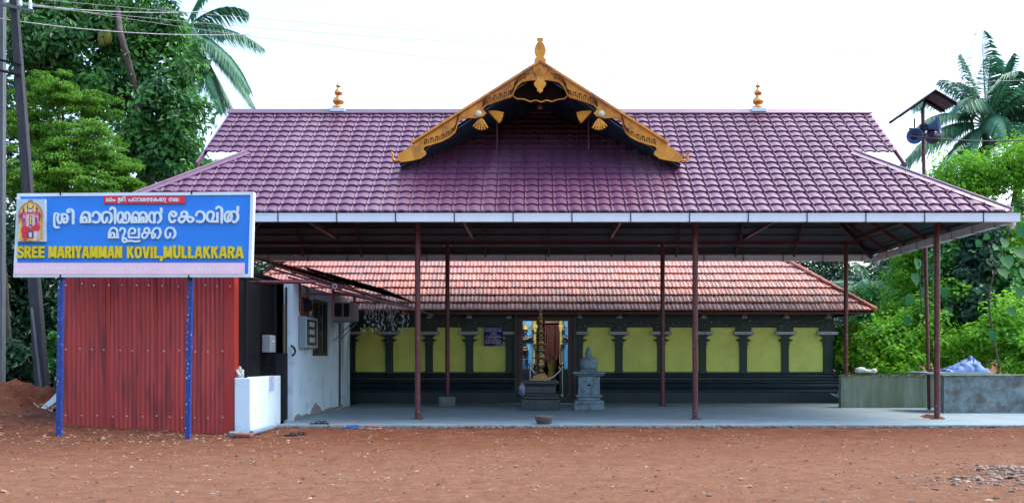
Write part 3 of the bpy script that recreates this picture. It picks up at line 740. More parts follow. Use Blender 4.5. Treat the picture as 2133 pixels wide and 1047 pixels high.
for r in range(12):
    s = r * CLn; y = SEY + s * sca; z = SEZ + s * ssa
    k = -int(SEX / CW) - 1
    off = (r % 2) * CW * .5
    while k * CW + off < SEX:
        x = k * CW + off; k += 1
        lim0 = SEX - s * sca; lim1 = SEX - (s + CLn) * sca
        if x > lim0 or x + CW < -lim0: continue
        mt = Matrix.Translation((x, y, z + R.uniform(-.004, .004))) @ Matrix.Rotation(sang, 4, 'X') @ Matrix.Rotation(R.uniform(-.012, .012), 4, 'Y')
        whole = x > -lim1 and x + CW < lim1
        if whole and cnt < 300 and x > -5.2 and r < 7:
            link('clay_tile', R.choice((cme, cme, cme2, cme3)), shrine, mtx=mt); cnt += 1
        elif whole: add_bm(rest, cmb, mt, [])
        else: add_bm(rest, cmb, mt, [(Vector((SEX, SEY, 0)), Vector((1, 1, 0))), (Vector((-SEX, SEY, 0)), Vector((-1, 1, 0)))])
me = bpy.data.meshes.new('upper_clay_tiles'); rest.to_mesh(me); rest.free(); me.materials.append(M['clay']); link('upper_clay_tiles', me, shrine, 'stuff')
TS = 4.7 / sca
mb = MB(); 
def sp_(x, s, o=.05): return Vector((x, SEY + s * sca + o * ssa, SEZ + s * ssa - o * sca))
mb.add([sp_(-SEX, .02), sp_(SEX, .02), sp_(SEX - 4.7, TS), sp_(-SEX + 4.7, TS)], [(0, 1, 2, 3)])
for sx in (-1, 1):
    mb.add([(sx * SEX, SEY, SEZ - .04), (sx * SEX, SEY + 9.4, SEZ - .04), (sx * (SEX - 4.7), SEY + 4.7, SEZ + 4.7 * STAN - .04)], [(0, 1, 2)])
mb.add([(-SEX, SEY + 9.4, SEZ - .04), (SEX, SEY + 9.4, SEZ - .04), (SEX - 4.7, SEY + 4.7, SEZ + 4.7 * STAN - .04), (-SEX + 4.7, SEY + 4.7, SEZ + 4.7 * STAN - .04)], [(0, 1, 2, 3)])
mb.build('roof_deck', M['dark'], shrine)
mb = MB(); mb.box((-SEX + .1, SEY + .1, SEZ - .09), (SEX - .1, SEY + .14, SEZ - .01)); mb.build('eave_board', M['doorred'], shrine)
rt = MB(); n = 9
vs = []
for yy, rr in ((0, .115), (.03, .12), (.06, .105), (.44, .095)):
    for k in range(n):
        a = math.pi * k / (n - 1); vs.append((math.cos(a) * rr, yy, math.sin(a) * rr * .8))
rt.add(vs, [(r*n+i, r*n+i+1, (r+1)*n+i+1, (r+1)*n+i) for r in range(3) for i in range(n-1)], 0, True); rt.add(vs[:n], [tuple(range(n))])
rtm = rt.mesh('hip_tile', M['ridgeclay'])
for sx in (-1, 1):
    d = Vector((-sx, 1, STAN)).normalized(); u = Vector((0, 0, 1)); x_ = d.cross(u).normalized(); z_ = x_.cross(d)
    for k in range(16):
        p = Vector((sx * SEX, SEY, SEZ + .03)) + d * (k * .40)
        link('hip_tile', rtm, shrine, mtx=Matrix(((x_.x, d.x, z_.x, p.x), (x_.y, d.y, z_.y, p.y), (x_.z, d.z, z_.z, p.z), (0, 0, 0, 1))))
# lamp inside the vestibule (its light is what makes the niches glow)
lampo = thing('tube_lamp', 'lit tube lamp fixed above the doorway inside the shrine vestibule', 'lamp', (.05, 31.2, 3.05))
mb = MB(); mb.tube([(-.5, 31.15, 3.05), (.6, 31.15, 3.05)], .02, 10)
em = bpy.data.materials.new('tube_glow'); em.use_nodes = True; eb = em.node_tree.nodes['Principled BSDF']; eb.inputs['Emission Color'].default_value = (.9, .95, 1, 1); eb.inputs['Emission Strength'].default_value = 14
mb.build('glass_tube', em, lampo)
mb = MB(); mb.box((-.55, 31.13, 3.08), (.65, 31.2, 3.14)); mb.build('fitting', M['gutter'], lampo)
pl_ = bpy.data.lights.new('tube_light', 'AREA'); pl_.shape = 'RECTANGLE'; pl_.size = 1.1; pl_.size_y = .05; pl_.energy = 14; pl_.color = (.95, .97, 1)
plo = bpy.data.objects.new('tube_light', pl_); C.objects.link(plo); plo.location = (.05, 31.2, 3.0); plo.rotation_euler = (math.radians(52), 0, 0)

# guardian statues: one skinned body each
def skin_body(name, joints, bones, root, mats, parent=None):
    bm = bmesh.new(); sk = bm.verts.layers.skin.verify(); vv = []
    for p, r_ in joints:
        v = bm.verts.new(p); v[sk].radius = (r_, r_); vv.append(v)
    vv[root][sk].use_root = True
    for a, b in bones: bm.edges.new((vv[a], vv[b]))
    me = bpy.data.meshes.new(name); bm.to_mesh(me); bm.free(); me.materials.append(mats)
    o = link(name, me, parent)
    m1 = o.modifiers.new('skin', 'SKIN'); m1.use_smooth_shade = True
    m2 = o.modifiers.new('subsurf', 'SUBSURF'); m2.levels = 1; m2.render_levels = 1
    return o
def guardian(x, lab, mir):
    z0 = PZ(768, VY); y = VY - .17; s = 1.36
    t = thing('guardian_statue', lab, 'statue', (x, y, z0), 'guardian statues in the shrine doorway')
    def q(a, b, c): return Vector((x + mir * a * s, y + b * s, z0 + c * s))
    J = [(q(0, 0, .50), .075), (q(0, 0, .60), .06), (q(.01, 0, .72), .095), (q(.015, 0, .80), .045), (q(.015, -.01, .87), .062), (q(.015, 0, .93), .05),
         (q(-.06, 0, .46), .062), (q(-.085, -.02, .26), .045), (q(-.07, 0, .05), .028), (q(-.075, -.06, .02), .022),
         (q(.06, 0, .46), .062), (q(.05, -.02, .26), .045), (q(.06, 0, .05), .028), (q(.075, -.06, .02), .022),
         (q(-.125, 0, .76), .045), (q(-.19, -.01, .60), .034), (q(-.14, -.07, .50), .025), (q(-.12, -.09, .47), .022),
         (q(.145, 0, .76), .045), (q(.23, 0, .60), .034), (q(.26, -.03, .44), .025), (q(.265, -.04, .39), .022),
         (q(-.20, .01, .82), .03), (q(-.17, -.01, .95), .022), (q(.22, .01, .82), .03), (q(.20, -.01, .95), .022)]
    B = [(0,1),(1,2),(2,3),(3,4),(4,5),(0,6),(6,7),(7,8),(8,9),(0,10),(10,11),(11,12),(12,13),(2,14),(14,15),(15,16),(16,17),(2,18),(18,19),(19,20),(20,21),(14,22),(22,23),(18,24),(24,25)]
    skin_body('body', J, B, 0, M['statue'], t)
    mb = MB(); c = q(.015, 0, .93); mb.lathe([(.085 * s, 0), (.09 * s, .03), (.07 * s, .06), (.075 * s, .09), (.05 * s, .13), (.03 * s, .18), (.002, .22)], c, 14); mb.build('crown', M['goldpaint'], t)
    mb = MB()
    for rr, zz, w_ in ((.085, .79, .008), (.10, .75, .008), (.075, .56, .010), (.088, .50, .012), (.055, .28, .006)):
        c = q(.0, 0, zz); pts = [(c.x + math.cos(a) * rr * s * 1.15, c.y - .03 + math.sin(a) * rr * s, c.z - .05 * abs(math.sin(a)) * s) for a in [k * math.pi / 6 for k in range(13)]]; mb.tube(pts, w_ * s, 6)
    for a, b in ((15, 1), (19, 1)):
        p = J[a][0]; mb.lathe([(.045 * s, -.02), (.05 * s, 0), (.045 * s, .02)], p, 10)
    mb.build('gold_ornaments', M['goldpaint'], t)
    mb = MB(); e = J[21][0]; mb.tube([e + Vector((0, 0, .06)), e + Vector((-.02 * mir, -.02, -.28 * s))], .018, 8); mb.lathe([(.002, -.08), (.05, -.05), (.06, 0), (.05, .05), (.002, .08)], e + Vector((-.02 * mir, -.02, -.30 * s)), 12); mb.build('mace', M['statue'], t)
    mb = MB(); c = q(0, 0, .80)
    for k in range(9):
        a = math.pi * (k + .5) / 9; p = c + Vector((math.cos(a) * .2 * s, .05, math.sin(a) * .2 * s + .06)); mb.lathe([(.002, -.03), (.03, 0), (.002, .03)], p, 6)
    mb.build('halo', M['goldpaint'], t)
guardian(PX(1093, VY), 'dark blue guardian statue with gold crown left of the lamp in the shrine doorway', 1)
guardian(PX(1190, VY), 'dark blue guardian statue half hidden by the right door jamb', -1)

# stanchions with chains
for px, lab in ((1104, 'steel barrier post inside the doorway, left of the brass lamp'), (1172, 'steel barrier post inside the doorway, right of the brass lamp')):
    x = PX(px, 31.0); t = thing('barrier_post', lab, 'barrier post', (x, 31.0, FZ), 'steel barrier posts in the shrine doorway')
    mb = MB(); mb.lathe([(.14, 0), (.14, .02), (.04, .035)], (x, 31.0, FZ), 16); mb.build('base', M['chrome'], t)
    mb = MB(); mb.tube([(x, 31.0, FZ + .03), (x, 31.0, FZ + .92)], .03, 12); mb.build('shaft', M['chrome'], t)
    mb = MB(); mb.lathe([(.03, 0), (.045, .02), (.05, .05), (.03, .085), (.002, .1)], (x, 31.0, FZ + .91), 12); mb.build('knob', M['chrome'], t)
a = Vector((PX(1104, 31.0), 30.95, FZ + .88)); b = Vector((PX(1172, 31.0), 30.95, FZ + .88))
mb = MB(); pts = [a.lerp(b, k / 16) - Vector((0, 0, .36 * 4 * (k / 16) * (1 - k / 16))) for k in range(17)]; mb.tube(pts, .018, 6)
tag(mb.build('barrier_chain', M['signwhite']), 'white chain sagging between the two steel barrier posts', 'chain')

# brass lamp tower on its stone pedestal
LY = 26.8; lx = PX(1126, LY)
ped = thing('lamp_pedestal', 'stepped black granite pedestal under the tall brass lamp', 'pedestal', (lx, LY, SLAB))
for w_, z0, z1 in ((.50, 0, .28), (.47, .28, .36), (.42, .36, .42), (.40, .42, .62), (.43, .62, .66), (.47, .66, .75)):
    mb = MB(); mb.bbox((lx - w_, LY - w_, SLAB + z0), (lx + w_, LY + w_, SLAB + z1 - .001), .018); mb.build('stone_course', M['darkstone'], ped)
LZ = SLAB + .75
lamp = thing('brass_lamp', 'tall tiered brass oil lamp on the black pedestal before the shrine door', 'lamp', (lx, LY, LZ))
mb = MB()
mb.lathe([(.25, 0), (.25, .04), (.215, .045), (.215, .08), (.18, .085), (.18, .12), (.145, .125), (.145, .155), (.09, .16)], (lx, LY, LZ), sq=4)
mb.build('stepped_base', M['brass'], lamp)
mb = MB(); mb.lathe([(.15, .15), (.12, .19), (.07, .24), (.06, .29), (.08, .31), (.105, .36), (.115, .42), (.10, .48), (.07, .52), (.09, .54), (.06, .56)], (lx, LY, LZ), 20); mb.build('bowl_stem', M['brass'], lamp)
tz = .55; rad = .16
H = PZ(637, LY) - LZ
tiers = [(.55, .19, .36), (.91, .16, .30), (1.21, .135, .25), (1.46, .11, .18)]
for z, r_, h in tiers:
    mb = MB(); mb.lathe([(.05, 0), (r_ * .75, .012), (r_, .03), (r_, .045), (r_ * .62, .05), (r_ * .5, .075), (r_ * .62, .10), (r_ * .42, .125), (r_ * .4, h * .55), (r_ * .56, h * .6), (r_ * .6, h * .7), (r_ * .4, h * .78), (r_ * .36, h * .9), (r_ * .5, h * .96), (r_ * .3, h)], (lx, LY, LZ + z), 20)
    for k in range(10):
        a = k * math.pi / 5; mb.lathe([(.002, -.02), (.016, -.008), (.016, .012), (.002, .02)], (lx + math.cos(a) * r_, LY + math.sin(a) * r_, LZ + z + .035), 6)
    mb.build('lamp_tier', M['brass'], lamp)
mb = MB(); mb.lathe([(.05, 0), (.075, .02), (.05, .06), (.035, .09), (.05, .12), (.03, .17), (.02, .2), (.028, .225), (.002, .29)], (lx, LY, LZ + 1.62), 14); mb.build('lamp_spire', M['brass'], lamp)

# grey granite altar
AY = 26.6; ax = PX(1226, AY)
alt = thing('stone_altar', 'grey granite offering altar with onion shaped top beside the brass lamp', 'altar', (ax, AY, SLAB))
for nm, w_, z0, z1 in (('base_block', .385, 0, .16), ('base_moulding', .375, .16, .24), ('base_moulding', .29, .24, .33), ('base_moulding', .34, .33, .39), ('shaft', .275, .39, .88), ('cap_slab', .36, .88, .925), ('cap_slab', .42, .925, .985), ('top_block', .22, .985, 1.04)):
    mb = MB(); mb.bbox((ax - w_, AY - w_, SLAB + z0), (ax + w_, AY + w_, SLAB + z1 - .001), .02 if z1 - z0 < .2 else .012)
    mb.build(nm, M['stone'], alt)
mb = MB(); mb.box((ax - .225, AY - .285, SLAB + .43), (ax + .225, AY - .276, SLAB + .84)); mb.build('raised_panel', M['stone'], alt)
mb = MB(); mb.box((ax - .045, AY - .293, SLAB + .62), (ax + .045, AY - .286, SLAB + .66)); mb.build('slot', M['slot'], alt)
mb = MB(); mb.lathe([(.20, 0), (.235, .05), (.235, .20), (.22, .26), (.15, .31), (.09, .33), (.085, .36), (.11, .39), (.085, .45), (.045, .53), (.03, .58), (.002, .62)], (ax, AY, SLAB + 1.04), 16); mb.build('onion_top', M['stone'], alt)
# stone bowl, post block
mb = MB(); bx = PX(1133, 21.0); mb.lathe([(.12, 0), (.15, .02), (.185, .12), (.20, .17), (.175, .17), (.14, .08), (.002, .06)], (bx, 21.0, SLAB), 22); tag(mb.build('stone_bowl', M['bowl']), 'rough brown stone bowl at the front edge of the concrete floor', 'bowl')
mb = MB(); mb.bbox((posts1[0] - .22, YP1 - .2, SLAB), (posts1[0] + .22, YP1 + .2, SLAB + .26), .012); tag(mb.build('concrete_footing', M['block']), 'grey concrete block under the thin rear post', 'block')

# blue notice on the wall, with lines of small white print
nz_ = thing('notice_board', 'dark blue notice board with white lettering on the yellow wall panel', 'notice board', (PX(1027, WY), WY, PZ(719, WY)))
mb = MB(); NY = WY - .16
mb.box((PX(1008, NY), NY, PZ(719.5, NY)), (PX(1047.5, NY), NY + .03, PZ(680.5, NY))); mb.build('panel', M['notice'], nz_)
mb = MB(); rows = [(.06, .94), (.05, .95), (.05, .93), (.36, .66), (.36, .68), (.14, .84), (.06, .96), (.16, .84), (.08, .9), (.04, .94), (.04, .95), (.58, .94)]
rr = random.Random(3)
for i, (a, b) in enumerate(rows):
    py = 683.5 + i * 3.0 + (0.6 if i > 7 else 0); u = a
    while u < b:                                              # unreadable small script: rows of short marks
        l = rr.uniform(.012, .035); h = rr.choice((.7, 1.0, 1.3))
        x0 = PX(1008 + 39.5 * u, NY); x1 = PX(1008 + 39.5 * min(b, u + l), NY)
        mb.box((x0, NY - .003, PZ(py + h * .6, NY)), (x1, NY - .001, PZ(py - h * .6, NY))); u += l + rr.choice((.006, .008, .03))
mb.build('lettering', M['noticetxt'], nz_, 'stuff')

# strings of tiny bulbs sagging along the frieze
def light_string(x0, x1, lab, z):
    t = thing('light_string', lab, 'light string', (x0, WY - .2, z), 'strings of fairy lights under the shrine eave')
    w_ = MB(); bl = MB(); n = max(3, int((x1 - x0) / .55)); rr = random.Random(int(x0 * 100)); pts = []
    for i in range(n + 1):
        x = x0 + (x1 - x0) * i / n; pts.append(Vector((x, WY - .17, z + (.07 if i % 2 else -.07) + rr.uniform(-.06, .06))))
    sp = spline(pts, 5); w_.tube(sp, .005, 4)
    for p in sp[::2]:
        q = p + Vector((rr.uniform(-.03, .03), -.01, -.03 - rr.uniform(0, .05))); r_ = .013
        bl.lathe([(.001, -r_ * 1.6), (r_, -r_ * .3), (r_ * .5, r_ * 1.6)], q, 6)
    for k in range(int((x1 - x0) / 1.1)):
        x = rr.uniform(x0, x1); q = Vector((x, WY - .17, z)); tail = spline([q, q + Vector((.08, 0, -.15)), q + Vector((.2, 0, -.2)), q + Vector((.26, 0, -.42 * rr.random() - .1))], 4); w_.tube(tail, .006, 4)
    w_.build('wire', M['wiredark'], t); bl.build('bulbs', M['greywhite'], t, 'stuff')
light_string(-6.2, DX0 - .1, 'string of tiny unlit bulbs along the wall left of the shrine door', PZ(671, WY))
light_string(DX1 + .1, XR - .1, 'string of tiny unlit bulbs along the wall right of the shrine door', PZ(671, WY))

# ------------------------------------------------------------------ white office at the left
OX = -5.46
off = thing('office_building', 'small whitewashed office with dark grille front and sagging sheet roof', 'building', (-7, 24, 0))
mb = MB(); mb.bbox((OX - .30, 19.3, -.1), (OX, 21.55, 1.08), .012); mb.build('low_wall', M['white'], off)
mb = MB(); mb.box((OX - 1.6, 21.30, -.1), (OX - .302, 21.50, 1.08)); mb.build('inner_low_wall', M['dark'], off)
# side wall, built round its window and door
W0, W1, WZ0, WZ1 = 24.57, 26.5, 1.49, 2.88
D0, D1, DZ0, DZ1 = 27.75, 28.55, .14, 2.42
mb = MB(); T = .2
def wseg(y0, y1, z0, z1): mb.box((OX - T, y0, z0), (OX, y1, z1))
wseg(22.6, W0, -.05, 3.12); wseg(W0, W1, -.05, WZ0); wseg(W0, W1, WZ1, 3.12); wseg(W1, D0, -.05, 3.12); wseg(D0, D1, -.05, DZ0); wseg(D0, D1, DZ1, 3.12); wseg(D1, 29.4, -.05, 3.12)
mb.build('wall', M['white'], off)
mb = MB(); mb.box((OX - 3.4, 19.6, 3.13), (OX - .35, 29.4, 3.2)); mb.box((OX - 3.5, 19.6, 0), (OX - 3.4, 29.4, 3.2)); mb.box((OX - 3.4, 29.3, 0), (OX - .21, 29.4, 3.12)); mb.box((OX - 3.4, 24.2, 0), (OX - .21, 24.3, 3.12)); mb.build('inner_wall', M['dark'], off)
wf = MB()
for y0, y1, z0, z1 in ((W0, W0 + .09, WZ0, WZ1), (W1 - .09, W1, WZ0, WZ1), (W0 + .09, W1 - .09, WZ0, WZ0 + .08), (W0 + .09, W1 - .09, WZ1 - .08, WZ1), ((W0+W1)/2 - .03, (W0+W1)/2 + .03, WZ0 + .08, WZ1 - .08)): wf.box((OX - .12, y0, z0), (OX - .04, y1, z1))
wn = wf.build('window', mat('olive_frame', (.05, .055, .035), rough=.6), off)
mb = MB(); mb.box((OX - .10, W0 + .09, WZ0 + .08), (OX - .09, W1 - .09, WZ1 - .08)); mb.build('pane', M['glass'], wn)
mb = MB(); mb.box((OX - .16, D0 + .01, DZ0), (OX - .10, D1 - .01, DZ1 - .01)); mb.build('door', mat('dark_plum_door', (.03, .014, .022), rough=.5), off)
# patch where plaster has come off at the foot of the wall
mb = MB(); pz = [(24.3, .10), (24.45, .22), (24.7, .30), (24.95, .36), (25.15, .28), (25.4, .24), (25.6, .10)]; mb.prism(pz, OX + .001, OX + .007, to=lambda a, b, d: (d, a, b)); mb.build('bare_plaster', M['stain'], off)
mb = MB(); pz = [(22.7, .05), (22.75, .14), (23.1, .19), (23.4, .13), (24.0, .15), (24.28, .10), (25.7, .12), (26.4, .16), (27.4, .13), (28.3, .15), (28.3, .08), (22.7, .04)]; mb.prism(pz, OX + .001, OX + .005, to=lambda a, b, d: (d, a, b)); mb.build('damp_edge', M['stain'], off)
# grille of diagonal wires over the low wall and the gate
gr = MB()
def grille(y0, y1, z0, z1, x, step=.10):
    L = z1 - z0; k = y0 - L
    while k < y1:
        for sgn in (1, -1):
            a, b = (k, z0), (k + L, z1)
            if sgn < 0: a, b = (k, z1), (k + L, z0)
            t0 = max(0, (y0 - a[0]) / L); t1 = min(1, (y1 - a[0]) / L)
            if t1 > t0 + .01:
                p = Vector((x, a[0] + (b[0]-a[0]) * t0, a[1] + (b[1]-a[1]) * t0)); q = Vector((x, a[0] + (b[0]-a[0]) * t1, a[1] + (b[1]-a[1]) * t1))
                gr.beam(p, q, .005, .005)
        k += step
grille(19.35, 21.5, 1.1, 3.0, OX - .1)
for y in (19.34, 21.5): gr.box((OX - .125, y - .02, 1.08), (OX - .075, y + .02, 3.05))
gr.box((OX - .12, 19.36, 2.98), (OX - .08, 21.48, 3.03))
gr.build('grille', M['blackmetal'], off)
ga = MB(); ga.box((OX - .14, 21.58, .1), (OX - .1, 22.56, 1.55)); ga.box((OX - .14, 21.58, 1.55), (OX - .11, 21.62, 3.0)); ga.box((OX - .14, 22.5, 1.55), (OX - .11, 22.56, 3.0)); gt = ga.build('gate', M['blackmetal'], off)
gr = MB(); grille(22.18, 22.5, 1.56, 2.6, OX - .115, .07); gr.build('gate_lattice', mat('dull_yellow_slats', (.16, .13, .05), rough=.6), gt)
mb = MB(); mb.tube(spline([(OX - .02, 22.55, 1.72), (OX + .06, 22.5, 1.66), (OX + .07, 22.52, 1.56), (OX, 22.56, 1.5)], 4), .022, 6); mb.build('padlock_chain', M['blackmetal'], gt)
# sheet roof: corrugated sheets side by side, on maroon pipes
def corr(name, p0, p1, depth, pitch, amp, m, parent, nd=2):
    """edge runs p0 -> p1 (wavy), ridges run along +y for depth"""
    mb = MB(); p0 = Vector(p0); p1 = Vector(p1); L = (p1 - p0).length; n = int(L / pitch * 6); d = (p1 - p0).normalized(); up = Vector((-d.z, 0, d.x)) if d.x > 0 else Vector((d.z, 0, -d.x))
    rows = []
    for th in (0, -.006):
        for j in range(nd):
            rows += [p0 + d * (L * i / n) + up * (amp * math.sin(2 * math.pi * i / 6) + th) + Vector((0, depth * j / (nd - 1), .0)) for i in range(n + 1)]
    m_ = n + 1; f = []
    for j in range(nd - 1): f += [(j*m_+i, j*m_+i+1, (j+1)*m_+i+1, (j+1)*m_+i) for i in range(n)]
    o = nd * m_
    for j in range(nd - 1): f += [(o+(j+1)*m_+i, o+(j+1)*m_+i+1, o+j*m_+i+1, o+j*m_+i) for i in range(n)]
    f += [(i, o+i, o+i+1, i+1) for i in range(n)]
    mb.add(rows, f, 0, True); return mb.build(name, m, parent)
Yc = 22.9
A0, A1 = P(520, 533, Yc), P(640, 563, Yc)
corr('roof_sheet', A0, A1, 5.4, .10, .022, M['redbrown'], off)
corr('roof_sheet', P(632, 556, Yc + .1), P(800, 603, Yc + .1), 5.2, .10, .024, M['blackmetal'], off)
corr('roof_sheet', P(560, 549, Yc - .25), P(760, 609, Yc - .25), 5.0, .10, .018, M['redbrown'], off)
corr('roof_sheet', P(755, 607, Yc - .2), P(862, 641, Yc - .2), 4.6, .10, .02, M['tin'], off)
for a, b, y, w_ in (((528, 549), (712, 601), Yc - .3, .05), ((600, 577), (866, 645), Yc - .28, .045), ((690, 606), (850, 640), Yc + 1.5, .05)):
    mb = MB(); mb.beam(P(a[0], a[1], y), P(b[0], b[1], y), .045, w_); mb.build('roof_pipe', M['maroon'], off)
mb = MB(); mb.tube([P(489, 588, 20.2), P(657, 587, 20.2)], .033, 10); mb.build('awning_pipe', M['maroon'], off)
mb = MB(); mb.tube([P(493, 588, 20.2), P(493, 632, 20.2)], .035, 10); mb.build('awning_pipe', M['maroon'], off)
mb = MB(); mb.beam(P(630, 612, Yc + .2), P(735, 613, Yc + .2), .05, .06); mb.build('awning_pipe', M['maroon'], off)
for px, y0, y1 in ((694, 598, 662), (738, 612, 630), (625, 590, 648)):
    mb = MB(); mb.tube([P(px, y0, Yc + .3), P(px, y1, Yc + .3)], .03, 8); mb.build('strut', M['maroon'], off)
mb = MB(); c = P(697, 596, Yc - .35); mb.tube([c + Vector((math.cos(a) * .045, 0, math.sin(a) * .045)) for a in [k * math.pi / 5 for k in range(11)]], .016, 6); mb.build('pipe_hook', M['greywhite'], off)

# things on the office
ac = thing('air_conditioner', 'boxy window air conditioner jutting from the white office wall', 'air conditioner', (OX, 27, 2.4))
ax0, ax1, ay0, ay1, az0, az1 = OX + .002, PX(736, 26.9), 26.9, 27.7, 2.42, PZ(629, 26.9)
mb = MB(); mb.bbox((ax0, ay0, az0), (ax1, ay1, az1), .015); mb.build('casing', M['acwhite'], ac)
for a, b in ((.10, .46), (.54, .80)):
    mb = MB(); xa, xb = ax0 + (ax1 - ax0) * a, ax0 + (ax1 - ax0) * b
    mb.box((xa, ay0 - .012, az0 + .1), (xb, ay0 - .002, az1 - .04))
    v = mb.build('vent', M['blackmetal'], ac); sl2 = MB()
    for k in range(6): z = az0 + .13 + k * .055; sl2.box((xa + .01, ay0 - .016, z), (xb - .01, ay0 - .0125, z + .006))
    sl2.build('slats', M['steelbox'], v)
mb = MB(); mb.box((ax0, ay0 + .05, az0 - .05), (ax1 + .03, ay0 + .09, az0 - .004)); mb.build('bracket_rail', M['steelbox'], ac)
for yy in (ay0 + .07, ay1 - .07):
    mb = MB(); mb.beam((ax1 - .05, yy, az0 - .05), (OX + .01, yy, az0 - .55), .025, .025); mb.build('bracket', M['steelbox'], ac)
mt = thing('meter_box', 'grey electricity meter cabinet with glazed door on the white wall', 'meter box', (OX, 23.7, 1.6))
my0, my1, mz0, mz1 = PX(1, 1) * 0 + 23.1, 24.3, PZ(725, 23.1), PZ(658, 23.1)
mb = MB(); mb.bbox((OX + .002, my0, mz0), (OX + .17, my1, mz1), .01); cab = mb.build('cabinet', M['steelbox'], mt)
mb = MB(); X_ = OX + .172
for y0, y1, z0, z1 in ((my0 + .02, my0 + .07, mz0 + .02, mz1 - .02), (my1 - .07, my1 - .02, mz0 + .02, mz1 - .02), (my0 + .07, my1 - .07, mz0 + .02, mz0 + .07), (my0 + .07, my1 - .07, mz1 - .07, mz1 - .02)): mb.box((X_, y0, z0), (X_ + .015, y1, z1))
dr = mb.build('door', M['acwhite'], mt)
mb = MB(); mb.box((X_, my0 + .07, mz0 + .07), (X_ + .005, my1 - .07, mz1 - .07)); mb.build('pane', M['glass'], dr)
for k in range(3):
    mb = MB(); z = mz0 + .14 + k * .18; mb.bbox((X_ + .0055, my0 + .35, z), (X_ + .03, my1 - .4, z + .11), .008); mb.build('meter', M['greywhite'], mt)
fb = thing('fuse_board', 'brown fuse board with dark switch box and hanging cables above the meter cabinet', 'fuse board', (OX, 23.4, 2.5))
mb = MB(); mb.box((OX + .002, 23.25, PZ(656, 23.3)), (OX + .04, 24.05, PZ(618, 23.3))); mb.build('board', M['rust'], fb)
mb = MB(); mb.bbox((OX + .041, 23.45, PZ(646, 23.3)), (OX + .15, 23.85, PZ(622, 23.3)), .01); mb.build('switch_box', M['blackmetal'], fb)
mb = MB()
for k in range(3): mb.tube(spline([(OX + .1, 23.5 + .1 * k, PZ(624, 23.3)), (OX + .12, 23.4 + .15 * k, PZ(605, 23.3)), (OX + .03, 23.45 + .2 * k, PZ(592, 23.3))], 5), .01, 5)
mb.tube(spline([(OX + .1, 23.9, PZ(626, 23.3)), (OX + .1, 24.15, PZ(640, 23.3)), (OX + .08, 24.1, PZ(655, 23.3)), (OX + .08, 23.8, PZ(660, 23.3))], 5), .01, 5)
mb.build('cables', M['wiredark'], fb)
cb = thing('collection_box', 'small grey steel box fixed to the dark grille above the low wall', 'box', (OX, 20.6, 1.6))
mb = MB(); mb.bbox((OX - .07, 20.35, PZ(733, 20.6)), (OX + .10, 20.75, PZ(698, 20.6)), .01); mb.build('body', M['steelbox'], cb)
mb = MB(); mb.box((OX + .101, 20.45, PZ(711, 20.6)), (OX + .106, 20.68, PZ(709, 20.6))); mb.build('slot', M['greywhite'], cb)
mb = MB(); ny = 20.9; 
pts = [(0, .0), (.32, .02), (.335, .33), (.02, .34)]
mb.prism([(20.62 + a * 1.15, .76 + b) for a, b in pts], OX + .004, OX + .008, to=lambda a, b, d: (d, a, b)); pp = mb.build('paper_notice', M['paper']); tag(pp, 'sheet of lilac paper with handwriting stuck on the white low wall', 'paper')
mb = MB(); rr = random.Random(5)
for k in range(6):
    z = 1.05 - k * .045; y = 20.70; ye = y + rr.uniform(.12, .24); pz = []
    while y < ye: pz.append((OX + .0095, y, z + rr.uniform(-.008, .008))); y += .013
    mb.tube(pz, .0022, 4)
q = mb.build('handwriting', M['postblue'], pp)
bmx = bmesh.new(); bmesh.ops.create_icosphere(bmx, subdivisions=3, radius=.08)
for v in bmx.verts:
    k = 1 + .8 * noise.fractal(v.co * 14, .8, 2, 3) ; v.co = Vector((v.co.x * k * .9, v.co.y * k * .8, max(-.085, v.co.z * k * (1.5 if v.co.z > 0 else 1))))
    v.co += Vector((OX - .22, 19.44, 1.15))
mb = MB(); bmx.verts.index_update(); mb.add([v.co.copy() for v in bmx.verts], [[v.index for v in f.verts] for f in bmx.faces]); bmx.free(); o = mb.build('plastic_bag', M['sack']); tag(o, 'crumpled white plastic bag on the end of the low wall', 'bag')
# dry mango-leaf garland drooping from the canopy corner
mb = MB(); rr = random.Random(11)
def leafq(mb, p, d, n, L, W, mi=0):
    d = d.normalized(); s = d.cross(n); 
    if s.length < 1e-4: s = d.orthogonal()
    s.normalize(); nn = s.cross(d)
    mb.add([p, p + d * L * .45 + s * W, p + d * L + nn * -.1 * L, p + d * L * .45 - s * W], [(0, 1, 2), (0, 2, 3)], mi)
for i in range(170):
    u = rr.random() ** 1.3; px = 757 + 95 * u; top = 612 + .33 * (px - 757) ; py = top + rr.random() ** 1.2 * (70 - 30 * u) + 6
    p = P(px, py, 23.2 + rr.uniform(-.3, .5)); leafq(mb, p, Vector((rr.uniform(-.6, .6), rr.uniform(-.4, .4), -1)), Vector((rr.uniform(-1, 1), -1, rr.uniform(-.5, .5))), rr.uniform(.05, .10), .010)
for k in range(14):
    u = rr.random(); px = 760 + 88 * u; top = 612 + .33 * (px - 757); a = P(px, top, 23.2); mb.tube(spline([a, a + Vector((.03, 0, -.25)), a + Vector((rr.uniform(-.1, .1), 0, -.3 - .45 * rr.random()))], 4), .004, 4)
tag(mb.build('leaf_garland', M['dryleaf']), 'dry leaf garland hanging from the corner of the office canopy', 'garland')

